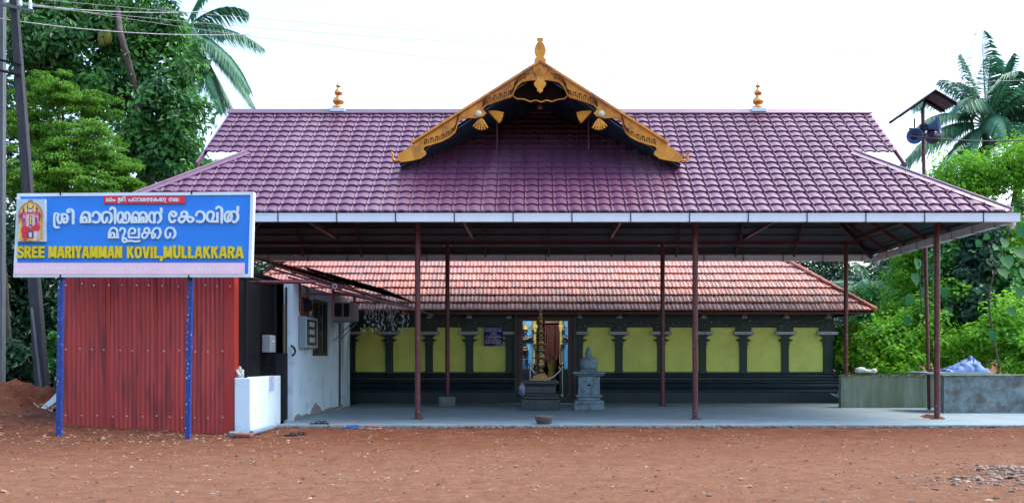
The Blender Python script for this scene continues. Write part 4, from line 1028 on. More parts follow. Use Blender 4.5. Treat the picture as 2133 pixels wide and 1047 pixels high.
# ------------------------------------------------------------------ red corrugated shed
SY = 19.38
shed = thing('red_shed', 'red corrugated metal shed wall standing behind the sign posts', 'shed', (-7.4, SY, 0))
zt_ = 3.05
def vcorr(name, x0, x1, y, z0, z1, m, parent, pitch=.084, amp=.011, dent=0):
    mb = MB(); n = int((x1 - x0) / pitch * 6); zs = [z0 + (z1 - z0) * k / 8 for k in range(9)]; vs = []
    for th in (0, .006):
        for z in zs: vs += [(x0 + (x1 - x0) * i / n, y - amp * math.sin(2 * math.pi * i / 6) + th + dent * fbm(x0 + i * .05, z, .8, 2), z) for i in range(n + 1)]
    m_ = n + 1; f = [(j*m_+i, j*m_+i+1, (j+1)*m_+i+1, (j+1)*m_+i) for j in range(8) for i in range(n)]
    o = 9 * m_; f += [(o+(j+1)*m_+i, o+(j+1)*m_+i+1, o+j*m_+i+1, o+j*m_+i) for j in range(8) for i in range(n)]
    mb.add(vs, f, 0, True); return mb.build(name, m, parent)
xa, xb, xc, xd, xe_ = [PX(p, SY) for p in (131, 229, 318, 392, 470)]
vcorr('corrugated_sheet', xa, xb + .04, SY + .012, -.1, zt_, M['red'], shed, dent=.03)
vcorr('corrugated_sheet', xb, xc + .04, SY, -.1, zt_, M['red'], shed, dent=.03)
vcorr('corrugated_sheet', xc, xd + .04, SY + .010, -.1, zt_, M['red'], shed, dent=.03)
vcorr('corrugated_sheet', xd, xe_, SY, -.1, zt_, M['red'], shed, dent=.03)
mb = MB(); mb.box((xe_ - .02, SY - .022, -.1), (PX(489, SY), SY - .016, zt_)); mb.box((PX(489, SY) - .006, SY - .016, -.1), (PX(489, SY), SY + .25, zt_)); mb.build('corner_flashing', M['redbright'], shed)
mb = MB(); mb.box((xb - .06, SY - .02, -.1), (xb + .01, SY - .013, zt_)); mb.build('cover_strip', M['redbright'], shed)
mb = MB(); mb.box((xa, SY + .05, -.1), (xa + .04, 22.0, zt_)); mb.box((xa, SY + .03, zt_ - .05), (PX(489, SY), 22, zt_)); mb.box((PX(487, SY) - .04, SY + .26, -.1), (PX(487, SY), 21.2, zt_ - .06)); mb.build('side_wall', M['dark'], shed)
mb = MB(); rr = random.Random(2)
for py in (594, 729, 866):
    px = 138
    while px < 488:
        p = P(px, py + rr.uniform(-2, 2) + (px - 300) * .012, SY); mb.lathe([(.013, 0), (.013, .006), (.006, .012), (.001, .013)], (0, 0, 0), 6)
        k = len(mb.v) - 24
        for j in range(k, len(mb.v)): v = mb.v[j]; mb.v[j] = (p.x + v[0], SY - .019 - v[2], p.z + v[1])
        px += rr.uniform(24, 34)
mb.build('screws', M['screw'], shed, 'stuff')

# ------------------------------------------------------------------ the sign
GYS = 18.1
sign = thing('temple_sign', 'big blue temple sign board with raised white and yellow letters on two blue posts', 'sign', (PX(260, GYS), GYS, 0))
c00, c10, c11, c01 = (28.5, 577), (523.5, 577), (529, 399.5), (36.5, 403)
def SP(u, v, d=0):
    """u, v: 0..1 over the board's face; d: metres in front"""
    x = (1-v) * ((1-u) * c00[0] + u * c10[0]) + v * ((1-u) * c01[0] + u * c11[0]); y = (1-v) * ((1-u) * c00[1] + u * c10[1]) + v * ((1-u) * c01[1] + u * c11[1])
    p = P(x, y, GYS); p.y -= d; return p
def SPX(px, py, d=0):
    p = P(px, py, GYS); p.y -= d; return p
mb = MB(); q = [SP(.008, .02), SP(.992, .02), SP(.992, .98), SP(.008, .98)]
mb.add(q + [v + Vector((0, .10, 0)) for v in q], [(0,1,2,3),(7,6,5,4),(0,4,5,1),(1,5,6,2),(2,6,7,3),(3,7,4,0)]); mb.build('board', M['signblue'], sign)
for a, b in (((0, 0), (1, 0)), ((1, 0), (1, 1)), ((1, 1), (0, 1)), ((0, 1), (0, 0))):
    mb = MB(); pa, pb_ = SP(*a), SP(*b); d = (pb_ - pa).normalized(); nn = Vector((-d.z, 0, d.x)) * .055
    q = [pa, pb_, pb_ + nn - d * .055, pa + nn + d * .055]
    v = [p + Vector((0, -.018, 0)) for p in q] + [p + Vector((0, .12, 0)) for p in q]
    mb.add(v, [(0,1,2,3),(7,6,5,4),(0,4,5,1),(1,5,6,2),(2,6,7,3),(3,7,4,0)]); mb.build('frame_bar', M['signwhite'], sign)
for px, p1, bot in ((127, 123, 907), (397, 391, 918)):
    mb = MB(); zb = PZ(bot, GYS); mb.beam(P(px + 3, 410, GYS + .17), P(p1, bot + 3, GYS + .17), .085, .085); po = mb.build('post', M['postblue'], sign)
    mb = MB(); rr = random.Random(px)
    for k in range(8 if px < 200 else 20):
        py = rr.uniform(580, 900); t_ = (py - 410) / (bot - 410); x = (px + 3) + (p1 - px - 3) * t_ + rr.choice((-5, -5, -4, rr.uniform(-4, 4))); p = P(x, py, GYS + .12); s = rr.uniform(.004, .010)
        mb.add([p + Vector((-s, 0, 0)), p + Vector((s * .7, 0, -s)), p + Vector((s, 0, s * 2)), p + Vector((-s * .4, 0, s * 2.6))], [(0, 1, 2, 3)])
    mb.build('paint_chips', M['signwhite'], po, 'stuff')
for px, py in ((127, 403), (400, 401), (127, 576), (394, 577)):
    mb = MB(); p = SPX(px, py, .02); mb.box((p.x - .012, p.y - .006, p.z - .035), (p.x + .012, p.y + .16, p.z + .035)); mb.build('clamp', M['blackmetal'], sign)

# stroke lettering: each letter is a thick line, swept and extruded
def stroke_mesh(strokes, wid, dep, tf, mb=None, smooth=True):
    mb = mb or MB()
    for si, st_ in enumerate(strokes):
        sharp = st_ and st_[0] == 'L'
        pts = [Vector((p[0], p[1], 0)) for p in (st_[1:] if sharp else st_)]
        if not sharp and len(pts) > 2: pts = spline(pts, 4)
        h = wid / 2; L = []; Rr = []
        n = len(pts)
        d0 = (pts[1] - pts[0]).normalized(); d1 = (pts[-1] - pts[-2]).normalized()
        for i, p in enumerate(pts):
            a = (pts[i] - pts[i-1]).normalized() if i else d0
            b = (pts[i+1] - pts[i]).normalized() if i < n - 1 else d1
            t = a + b; t = t.normalized() if t.length > 1e-4 else a
            nv = Vector((-t.y, t.x, 0)); k = 1 / max(.5, nv.dot(Vector((-a.y, a.x, 0))))
            L.append(p + nv * h * k); Rr.append(p - nv * h * k)
        e = dep + .0012 * si
        vs = []
        for i, (a, b) in enumerate(zip(L, Rr)):
            ei = e + .004 * i / n; vs += [tf(a.x, a.y, ei), tf(b.x, b.y, ei), tf(a.x, a.y, 0), tf(b.x, b.y, 0)]
        fs = []
        for i in range(n - 1):
            o = 4 * i; fs += [(o, o+1, o+5, o+4), (o, o+4, o+6, o+2), (o+1, o+3, o+7, o+5)]
        fs += [(0, 2, 3, 1), (4*n-4, 4*n-3, 4*n-1, 4*n-2)]
        mb.add(vs, fs)
        if not sharp:
            for pi, p in enumerate((pts[0], pts[-1])):
                c = [(p.x + math.cos(k * math.pi / 5) * h * .98, p.y + math.sin(k * math.pi / 5) * h * .98) for k in range(10)]
                ee = e - .0006 + .004 * pi
                mb.add([tf(x, y, ee) for x, y in c] + [tf(x, y, 0) for x, y in c], [tuple(range(10))] + [(k, (k+1) % 10, (k+1) % 10 + 10, k + 10) for k in range(10)])
    return mb
I_ = [(.22, 0), (.22, .98), (.14, 1.28), (-.06, 1.36), (-.2, 1.2)]
G = {
 'ra': (.98, [[(.50, .46), (.46, .18), (.28, .05), (.11, .18), (.06, .55), (.22, .9), (.54, .97), (.82, .84), (.93, .5), (.88, .2), (.74, .04)]]),
 'i': (.36, [I_]),
 'ii': (.40, [[(.24, 0), (.24, 1.0), (.16, 1.3), (-.04, 1.38), (-.2, 1.26), (-.16, 1.1), (-.02, 1.14)]]),
 'ma': (1.0, [['L', (0, .09), (.98, .09)], [(.1, .1), (.12, .5), (.3, .88), (.6, .95), (.84, .72), (.88, .1)], [(.2, .16), (.34, .46), (.52, .5), (.6, .36), (.6, .12)]]),
 'aa': (.85, [[(.1, .62), (.2, .88), (.44, .96), (.68, .8), (.76, .48), (.66, .16), (.42, .06), (.16, .12)]]),
 'ya': (1.2, [[(.40, .3), (.36, .08), (.18, .08), (.06, .4), (.14, .8), (.34, .95), (.52, .8), (.55, .4), (.46, .1)], [(.46, .08), (.8, .04), (1.05, .2), (1.13, .55), (1.02, .88), (.86, .94), (.75, .72), (.8, .36)]]),
 'mma': (1.55, [['L', (0, .09), (1.5, .09)], [(.08, .1), (.12, .55), (.3, .9), (.56, .92), (.74, .64), (.76, .12)], [(.2, .16), (.32, .46), (.48, .46), (.5, .14)], [(.76, .5), (.88, .84), (1.1, .95), (1.34, .8), (1.42, .4), (1.42, .1)], [(.9, .16), (1.0, .46), (1.14, .46), (1.16, .14)]]),
 'nchillu': (1.25, [[(.3, .06), (.12, .2), (.06, .55), (.2, .9), (.42, .9), (.52, .6), (.52, .04)], [(.52, .6), (.66, .9), (.9, .92), (1.08, .62), (1.06, .26), (.86, .04)], [(1.0, .78), (1.12, .96), (1.12, 1.3)]]),
 'na': (1.15, [[(.3, .06), (.12, .2), (.06, .55), (.2, .9), (.42, .9), (.52, .6), (.52, .04)], [(.52, .6), (.66, .9), (.9, .92), (1.04, .62), (1.02, .08)]]),
 'esign': (.75, [[(.52, .2), (.4, .06), (.2, .08), (.08, .36), (.12, .74), (.34, .95), (.56, .84), (.58, .62), (.42, .54), (.3, .66)]]),
 'ka': (1.3, [[(.56, .5), (.3, .54), (.08, .38), (.1, .12), (.32, .04), (.52, .24), (.62, .5), (.68, .74), (.6, .92), (.4, .92), (.26, .76), (.36, .52), (.7, .48), (1.04, .46), (1.2, .28), (1.06, .08), (.84, .1), (.72, .34), (.66, .5)]]),
 'va': (1.0, [[(.34, .1), (.14, .22), (.06, .55), (.22, .9), (.5, .92), (.62, .64), (.52, .3), (.5, .09)], ['L', (.44, .09), (.98, .09)], ['L', (.9, .1), (.9, .9)]]),
 'lchillu': (1.3, [[(.3, .06), (.1, .26), (.1, .66), (.32, .94), (.58, .8), (.6, .4), (.44, .14), (.34, .4), (.5, .8), (.8, .96), (1.06, .76), (1.1, .36), (.9, .04), (.7, .12)], [(1.0, .84), (1.08, 1.0), (1.1, 1.34)]]),
 'ta': (1.2, [[(.3, .06), (.1, .26), (.1, .66), (.32, .94), (.58, .8), (.6, .4), (.44, .14), (.34, .4), (.5, .8), (.8, .96), (1.06, .76), (1.1, .36), (.9, .04), (.7, .12)]]),
 'lla': (1.1, [['L', (.02, .09), (1.06, .09)], ['L', (.98, .1), (.98, .96)], [(.1, .1), (.06, .5), (.2, .86), (.46, .92), (.64, .74), (.58, .48), (.34, .46)], [(-.02, -.27), (.25, -.2), (.55, -.26), (.8, -.28), (1.04, -.22)]]),
 'u': (.62, [[(.0, .72), (.14, .94), (.38, .86), (.44, .58), (.32, .34), (.24, .04), (.26, -.22), (.42, -.34), (.58, -.2), (.52, .0), (.36, .02), (.27, -.08)]]),
 'sra': (1.3, [[(.14, .98), (.02, .92), (.0, .5), (.0, -.1), (.08, -.34), (.36, -.38)], [(.34, .92), (.26, .5), (.34, .12), (.52, .06), (.64, .36), (.62, .9)], [(.62, .7), (.8, .92), (1.04, .78), (1.1, .4), (.98, .1), (.8, .1), (.78, .36), (.92, .5)]]),
 'sa': (1.2, [[(.14, .92), (.06, .5), (.14, .12), (.36, .06), (.48, .36), (.46, .9)], [(.46, .7), (.64, .92), (.9, .78), (.98, .4), (.86, .1), (.66, .1), (.64, .36), (.8, .5)]]),
 'kka': (2.0, [[(.56, .5), (.3, .54), (.08, .38), (.1, .12), (.32, .04), (.52, .24), (.62, .5), (.7, .74), (.6, .92), (.4, .92), (.28, .76), (.36, .52), (.7, .48), (1.0, .5), (1.2, .38), (1.18, .12), (1.0, .06), (.96, .3), (1.06, .7), (1.32, .94), (1.62, .86), (1.72, .46), (1.56, .08), (1.42, .06)]]),
 'oo': (1.6, [[(.5, .5), (.3, .56), (.12, .36), (.2, .08), (.46, .06), (.6, .3), (.5, .5), (.44, .8), (.2, .9)], [(.6, .3), (.76, .06), (1.0, .1), (1.02, .4), (.84, .5)], [(1.0, .3), (1.3, .06), (1.5, .36), (1.42, .8), (1.14, .94), (.94, .8)]]),
 'am': (.75, [[(.3, .56), (.12, .4), (.16, .12), (.38, .04), (.56, .2), (.52, .46), (.3, .56)]]),
 'pa': (1.1, [[(.34, .1), (.14, .14), (.06, .4), (.2, .64), (.4, .56), (.44, .3), (.42, .09)], ['L', (.36, .09), (1.0, .09)], ['L', (.94, .1), (.94, .94)]]),
 'ytail': (.5, [[(.0, .9), (.22, .94), (.3, .6), (.2, .2), (.24, -.16), (.42, -.3)]]),
 'vis': (.5, [[(.2, .72), (.22, .7)], [(.2, .18), (.22, .16)]]),
}
def word(keys, x0, x1, yb, hh, wid, dep, m, name, tf0, joined=None, gap=.12):
    """letters from x0 to x1 (px), baseline yb, x-height hh px"""
    W = sum(G[k][0] if k != ' ' else .55 for k in keys) + gap * (len(keys) - 1); sx = (x1 - x0) / W; u = x0; acc = MB() if joined else None
    for k in keys:
        if k == ' ': u += (.55 + gap) * sx; continue
        wv, st_ = G[k]
        tf = lambda a, b, d, u=u: tf0(u + a * sx, yb - b * hh, d)
        # strokes are swept in a metric space so the nib stays round
        r_ = hh / sx
        st2 = [[s[0]] + [(p[0] / r_, p[1]) for p in s[1:]] if s[0] == 'L' else [(p[0] / r_, p[1]) for p in s] for s in st_]
        tf2 = lambda a, b, d, tf=tf: tf(a * r_, b, d)
        if joined: stroke_mesh(st2, wid, dep, tf2, acc)
        else: stroke_mesh(st2, wid, dep, tf2).build(name, m, sign)
        u += (wv + gap) * sx
    if joined: acc.build(joined, m, sign)
SB = lambda px, py, d: SPX(px, py, .002 + d)
word(['sra', 'ii'], 115, 157.5, 466, 21.5, .2, .035, M['signwhite'], 'letter', SB, gap=.0)
word(['ma', 'aa', 'ra', 'i', 'ya', 'mma', 'nchillu'], 168, 340, 465, 23.5, .2, .035, M['signwhite'], 'letter', SB, gap=.02)
word(['esign', 'ka', 'aa', 'va', 'i', 'lchillu'], 352, 501.5, 464, 24, .2, .035, M['signwhite'], 'letter', SB, gap=.02)
word(['ma', 'u', 'lla', 'kka', 'ra'], 226, 367, 497, 23, .165, .035, M['signwhite'], 'letter', SB, gap=.1)
# Latin capitals: heavy block strokes
def A_(*p): return ['L'] + list(p)
LT = {
 'S': (.62, [[(.54, .78), (.45, .9), (.26, .9), (.12, .78), (.16, .6), (.36, .5), (.52, .38), (.52, .2), (.38, .1), (.18, .1), (.08, .24)]]),
 'R': (.64, [A_((.12, 0), (.12, 1)), [(.12, .9), (.38, .9), (.53, .76), (.42, .54), (.12, .5)], A_((.32, .52), (.56, 0))]),
 'E': (.56, [A_((.12, 0), (.12, 1)), A_((.12, .9), (.54, .9)), A_((.12, .5), (.5, .5)), A_((.12, .1), (.55, .1))]),
 'M': (.82, [A_((.12, 0), (.12, 1)), A_((.70, 0), (.70, 1)), A_((.17, .98), (.38, .1)), A_((.65, .98), (.44, .1))]),
 'A': (.72, [A_((.09, 0), (.32, .99)), A_((.63, 0), (.40, .99)), A_((.2, .28), (.52, .28))]),
 'I': (.26, [A_((.13, 0), (.13, 1))]),
 'Y': (.64, [A_((.07, 1), (.32, .46), (.57, 1)), A_((.32, .48), (.32, 0))]),
 'N': (.68, [A_((.12, 0), (.12, 1)), A_((.56, 0), (.56, 1)), A_((.17, .97), (.51, .03))]),
 'K': (.66, [A_((.12, 0), (.12, 1)), A_((.18, .42), (.54, 1)), A_((.28, .56), (.58, 0))]),
 'O': (.70, [[(.35, .91), (.16, .82), (.11, .5), (.18, .18), (.35, .09), (.52, .18), (.59, .5), (.54, .82), (.35, .91)]]),
 'V': (.66, [A_((.09, 1), (.30, .02)), A_((.57, 1), (.36, .02))]),
 'L': (.54, [A_((.12, 0), (.12, 1)), A_((.12, .1), (.53, .1))]),
 'U': (.68, [[(.12, 1), (.12, .5), (.14, .2), (.34, .09), (.54, .2), (.56, .5), (.56, 1)]]),
 ',': (.26, [A_((.13, .18), (.13, -.05), (.04, -.24))]),
}
def latin(txt, x0, x1, yb, hh, wid, dep, m):
    W = sum(LT[c][0] for c in txt) + .06 * (len(txt) - 1); sx = (x1 - x0) / W; u = x0
    for c in txt:
        wv, st_ = LT[c]; r_ = hh / sx
        st2 = [[s[0]] + [(p[0] / r_, p[1]) for p in s[1:]] if s[0] == 'L' else [(p[0] / r_, p[1]) for p in s] for s in st_]
        tf2 = lambda a, b, d, u=u: SB(u + a * hh, yb - b * hh, d)
        stroke_mesh(st2, wid, dep, tf2).build('letter', m, sign); u += (wv + .06) * sx
latin('SREE', 38, 94.5, 537.5, 24.5, .2, .04, M['signyellow'])
latin('MARIYAMMAN', 103, 255.5, 537.5, 24.5, .2, .04, M['signyellow'])
latin('KOVIL,', 266, 341, 538, 24.5, .2, .04, M['signyellow'])
latin('MULLAKKARA', 342, 508, 538, 24.5, .2, .04, M['signyellow'])
# red banner and pink strip
def slab_px(name, x0, y0, x1, y1, dep, m, skew=0):
    mb = MB(); q = [SPX(x0, y1 , .002), SPX(x1, y1 + skew, .002), SPX(x1, y0 + skew, .002), SPX(x0, y0, .002)]
    mb.add(q + [v - Vector((0, dep, 0)) for v in q], [(3,2,1,0),(4,5,6,7),(0,1,5,4),(1,2,6,5),(2,3,7,6),(3,0,4,7)]); return mb.build(name, m, sign)
slab_px('banner', 217.5, 409.5, 387, 424.5, .03, M['signred'])
word(['oo', 'am', ' ', 'sra', 'ii', ' ', 'pa', 'ra', 'aa', 'sa', 'esign', 'esign', 'ka', 'ta', 'ytail', ' ', 'na', 'ma', 'vis'], 222, 377, 420, 7.0, .24, .006, M['signwhite'], 'letter', lambda px, py, d: SPX(px, py, .0325 + d), joined='banner_lettering', gap=.06)
slab_px('sponsor_strip', 31, 547.5, 510, 571, .03, M['signpink'])
def text(body, x0, x1, yb, name, m, d, serif=0):
    cu = bpy.data.curves.new('txt', 'FONT'); cu.body = body; cu.size = 1; cu.resolution_u = 2; tmp = bpy.data.objects.new('txt', cu); C.objects.link(tmp)
    bpy.context.view_layer.update(); dg = bpy.context.evaluated_depsgraph_get(); me = bpy.data.meshes.new_from_object(tmp.evaluated_get(dg)); bpy.data.objects.remove(tmp)
    xs_ = [v.co.x for v in me.vertices]; lo, hi = min(xs_), max(xs_); k = (x1 - x0) / (hi - lo)
    hh = 12.5
    for v in me.vertices: v.co = SPX(x0 + (v.co.x - lo) * k, yb - v.co.y * hh, d)
    me.materials.clear(); me.materials.append(m); link(name, me, sign)
text('Sponsored by', 32, 79, 563.5, 'small_print', M['signpale'], .034)
text('KRISHNA ARTS,', 89, 175, 562.5, 'small_print', M['signpale'], .034)
text('Mukkattukara', 180, 240, 562, 'small_print', M['signpale'], .034)
text('All Type of Sign Boards', 248, 352, 562.5, 'small_print', M['signpale'], .034)
text('Mob: 9656111776', 376, 488, 564.5, 'small_print', M['signpale'], .034)
# picture panel with a printed seated figure under an arch
pan = slab_px('picture_panel', 39, 416, 98, 504, .075, mat('picture_back', (.45, .62, .66), rough=.45, var=.05))
prn = MB(); pc = [(.40, .20, .12), (.62, .36, .10), (.60, .03, .05), (.30, .03, .16), (.72, .60, .12), (.72, .55, .48), (.05, .05, .22), (.55, .12, .28)]
pm_ = [mat('print_%s' % n_, c, rough=.45, var=.25, scale=30) for n_, c in zip(('brown', 'orange', 'red', 'plum', 'yellow', 'skin', 'navy', 'pink'), pc)]
lay = [0]
def pr(poly, mi):
    lay[0] += .0006; prn.prism([(p[0], p[1]) for p in poly], .0775 + lay[0] - .0005, .0775 + lay[0], to=lambda x, y, d: SPX(39 + x * 59, 504 - y * 88, d), mi=mi)
def ell(cx, cy, rx, ry, n=18, a0=0, a1=360): return [(cx + math.cos(math.radians(a0 + (a1 - a0) * k / n)) * rx, cy + math.sin(math.radians(a0 + (a1 - a0) * k / n)) * ry) for k in range(n + (0 if a1 - a0 >= 360 else 1))]
pr(ell(.5, .60, .45, .34), 0); pr(ell(.5, .60, .40, .30), 1); pr(ell(.5, .60, .35, .26), 3); pr(ell(.5, .58, .30, .22), 7)
pr([(.04, .42), (.22, .42), (.22, .47), (.04, .47)], 1); pr([(.80, .42), (.97, .42), (.97, .47), (.80, .47)], 1)
pr([(.06, .06), (.2, .06), (.18, .42), (.10, .42)], 4); pr([(.82, .06), (.94, .06), (.92, .42), (.84, .42)], 1)
pr(ell(.5, .95, .09, .04), 0)
pr([(.22, .42), (.30, .68), (.70, .68), (.80, .42), (.72, .34), (.28, .34)], 7)
pr([(.36, .34), (.36, .64), (.64, .64), (.66, .34)], 5)
pr([(.44, .36), (.44, .62), (.56, .62), (.56, .36)], 6); pr([(.47, .40), (.47, .60), (.53, .60), (.53, .40)], 4)
for x in (.28, .73): pr(ell(x, .52, .05, .10), 5); pr(ell(x, .46, .06, .02), 4)
pr([(.16, .30), (.26, .38), (.48, .34), (.44, .10), (.32, .03), (.22, .06)], 2)
pr([(.86, .34), (.70, .42), (.52, .34), (.58, .24), (.74, .22)], 2); pr([(.62, .24), (.76, .24), (.72, .05), (.60, .05)], 5)
pr(ell(.5, .14, .12, .13), 6); pr(ell(.5, .16, .06, .07), 5)
pr(ell(.5, .76, .085, .075), 5); pr(ell(.5, .85, .09, .06), 4); pr([(.44, .76), (.56, .76), (.56, .785), (.44, .785)], 6)
for s in (-1, 1):
    pr([(.5 + s * .12, .66), (.5 + s * .2, .72), (.5 + s * .2, .84), (.5 + s * .11, .90), (.5 + s * .13, .82), (.5 + s * .1, .74)], 4)
    pr(ell(.5 + s * .36, .60, .03, .05), 2); pr(ell(.5 + s * .30, .72, .03, .04), 4); pr(ell(.5 + s * .22, .50, .035, .08), 3)
pr([(.14, .02), (.86, .02), (.86, .07), (.14, .07)], 1); pr(ell(.33, .04, .07, .03), 2); pr(ell(.66, .04, .07, .03), 5)
o = prn.build('print', pm_, pan)

# ------------------------------------------------------------------ low boundary walls at the right
bw = thing('boundary_wall', 'low mossy plastered wall between the rear and front hall posts', 'wall', (10, 27.6, 0))
wy = 27.6; wx0, wx1 = PX(1752, wy), PX(1990, wy); wt = PZ(781, wy)
mb = MB(); n = 30; top = [(wx0 + (wx1 - wx0) * k / n, wt + .025 * fbm(k, 2, .5)) for k in range(n + 1)]
mb.prism([(wx0, -.1)] + top + [(wx1, -.1)], wy, wy + .22); mb.build('plaster_face', M['mossplaster'], bw)
mb = MB()
for i in range(900):
    x = R.uniform(wx0, wx1); leafq(mb, Vector((x, wy + R.uniform(-.05, .2), wt + R.uniform(-.02, .0))), Vector((R.gauss(0, .5), R.uniform(-.8, .1), R.uniform(-.5, .8))), Vector((R.gauss(0, 1), -.3, 1)), R.uniform(.04, .11), .014)
mb.build('moss_tufts', leafmat('moss', (.06, .09, .03), (.17, .19, .07), .8, .2), bw, 'stuff')
b2 = thing('rough_wall', 'low rough grey cement wall running off past the front hall post', 'wall', (11.5, 25.0, 0))
by = 25.0; bx0 = PX(1966, by); bt = PZ(782, by)
mb = MB(); nu, nv = 70, 14; vs = [(bx0 + 6 * i / nu, by + .022 * fbm(i * .3, k * .45, 1.0) - .018 * max(0, math.sin(i * 1.05) * math.sin(k * 1.5)), -.1 + (bt + .1) * k / nv) for k in range(nv + 1) for i in range(nu + 1)]
mb.add(vs, [(k*(nu+1)+i, k*(nu+1)+i+1, (k+1)*(nu+1)+i+1, (k+1)*(nu+1)+i) for k in range(nv) for i in range(nu)], 0, True)
mb.box((bx0, by + .05, -.1), (bx0 + 6, by + .2, bt - .002)); mb.build('cement_face', M['block'], b2)
mb = MB(); mb.bbox((bx0 - .05, by - .04, bt), (bx0 + 6, by + .24, bt + .03), .008); mb.build('coping', M['mossplaster'], b2)
sl3 = MB(); y = 25.25; sl3.bbox((PX(1930, y), y, PZ(779, y)), (PX(2072, y), y + 1.5, PZ(775, y)), .008)
tag(sl3.build('concrete_slab', M['concrete']), 'thin grey concrete slab laid on the wall under the blue tarpaulin', 'slab')
tp = MB(); y0 = 25.5; nx_, ny_ = 52, 26
def th(u, v):
    a = math.atan2(v - .45, (u - .70) * 2); d = math.hypot((u - .70) * (3.4 if u > .70 else 1.35), (v - .45) * 1.5)
    peak = .34 * max(0, 1 - d) ** 1.15
    return .025 + peak * (1 + .16 * math.sin(a * 7 + 2 * d)) + .045 * abs(fbm(u * 5, v * 4, 1.6)) + .02 * math.sin(u * 30 + 5 * fbm(u, v, 3))
ux0, ux1 = PX(1976, y0), PX(2066, y0); zb = PZ(775, 25.4)
tv = [(ux0 + (ux1 - ux0) * i / nx_ + .03 * math.sin(j), y0 + .9 * j / ny_, zb + max(.012, th(i / nx_, j / ny_) * (1 if 0 < i < nx_ else .3) * (1 if 0 < j < ny_ else .05))) for j in range(ny_ + 1) for i in range(nx_ + 1)]
tp.add(tv, [(j*(nx_+1)+i, j*(nx_+1)+i+1, (j+1)*(nx_+1)+i+1, (j+1)*(nx_+1)+i) for j in range(ny_) for i in range(nx_)], 0, True)
tag(tp.build('tarpaulin', M['tarp']), 'crumpled blue tarpaulin heaped on the slab over the wall', 'tarpaulin')
sk = MB(); c = P(1794, 776, wy + .08)
pts = [c + Vector((-.16, 0, .02)), c + Vector((-.08, 0, .07)), c + Vector((.05, 0, .08)), c + Vector((.18, 0, .05)), c + Vector((.28, .02, .035)), c + Vector((.36, .02, .06)), c + Vector((.43, .02, .05))]
sk.tube(spline(pts, 4), [.04, .06, .075, .085, .09, .09, .085, .08, .075, .07, .06, .05, .045, .04, .038, .036, .04, .05, .055, .06, .058, .05, .04, .03, .015][:len(spline(pts, 4))], 10)
sk.v = [(v[0], v[1], max(c.z - .02, v[2] + .03 * fbm(v[0] * 9, v[2] * 9, 1.0))) for v in sk.v]; tag(sk.build('sack', M['sack']), 'white knotted sack lying on top of the mossy wall', 'sack')
bs = MB(); pos = P(1946, 770, 25.6); bs.bbox((pos.x - .12, 25.5, pos.z - .05), (pos.x + .10, 25.75, pos.z + .05), .015); tag(bs.build('laterite_brick', M['brick']), 'single brown brick on the slab beside the speaker pole', 'brick')
scrap = MB()
for i in range(9):
    p = P(1748 + R.uniform(-8, 14), 822 + R.uniform(-8, 8), 28.0); mt = Matrix.Translation(p) @ Matrix.Rotation(R.uniform(-.6, .6), 4, 'Y') @ Matrix.Rotation(R.uniform(0, 3), 4, 'Z'); scrap.bbox((-.14, -.03, -.012), (.14, .03, .012), .004, 0, mt)
scrap.build('scrap_strips', M['steelbox'], None, 'stuff')

# ------------------------------------------------------------------ loudspeaker pole
KY = 26.6; kx = PX(1922, KY); kx0 = PX(1936, KY)
kp = thing('speaker_pole', 'thin maroon pole topped by a little tin roof over the horn loudspeakers', 'pole', (kx0, KY, 0))
mb = MB(); mb.tube([(kx0, KY, 0), (PX(1928, KY), KY, PZ(540, KY)), (kx, KY, PZ(224, KY))], .047, 12); mb.build('pole', M['maroon'], kp)
# little gabled tin roof
ap = P(1936, 195, KY)
for sx, ex, ey in ((-1, 1864, 246), (1, 1981, 222)):
    mb = MB(); e = P(ex, ey, KY); nseg = 18; fr_ = []
    for th_ in (0, -.012):
        for a in (ap, e):
            for k in range(nseg + 1):
                t_ = k / nseg; fr_.append(Vector((a.x, KY - .55 + 1.1 * t_ + (.12 if sx > 0 else -.02), a.z + .016 * math.sin(k * 2.1) + th_)))
    m_ = nseg + 1
    mb.add(fr_, [(i, i+1, m_+i+1, m_+i) for i in range(nseg)] + [(3*m_+i, 3*m_+i+1, 2*m_+i+1, 2*m_+i) for i in range(nseg)] + [(0, m_, 3*m_, 2*m_), (m_-1, 3*m_-1, 4*m_-1, 2*m_-1)] + [(m_+i, m_+i+1, 3*m_+i+1, 3*m_+i) for i in range(nseg)], 0, False)
    mb.build('tin_roof_sheet', M['tin'], kp)
    mb = MB(); mb.beam(Vector((ap.x, KY - .35, ap.z - .045)), Vector((e.x, KY - .35, e.z - .045)), .04, .05); mb.beam(Vector((ap.x, KY + .4, ap.z - .045)), Vector((e.x, KY + .4, e.z - .045)), .04, .05); mb.build('roof_rafter', M['blackmetal'], kp)
mb = MB(); mb.tube([P(1922, 226, KY), P(1930, 204, KY)], .03, 8); mb.beam(P(1893, 268, KY - .1), P(1950, 272, KY - .1), .03, .04); mb.beam(P(1905, 247, KY - .1), P(1905, 270, KY - .1), .03, .03); mb.build('speaker_frame', M['blackmetal'], kp)
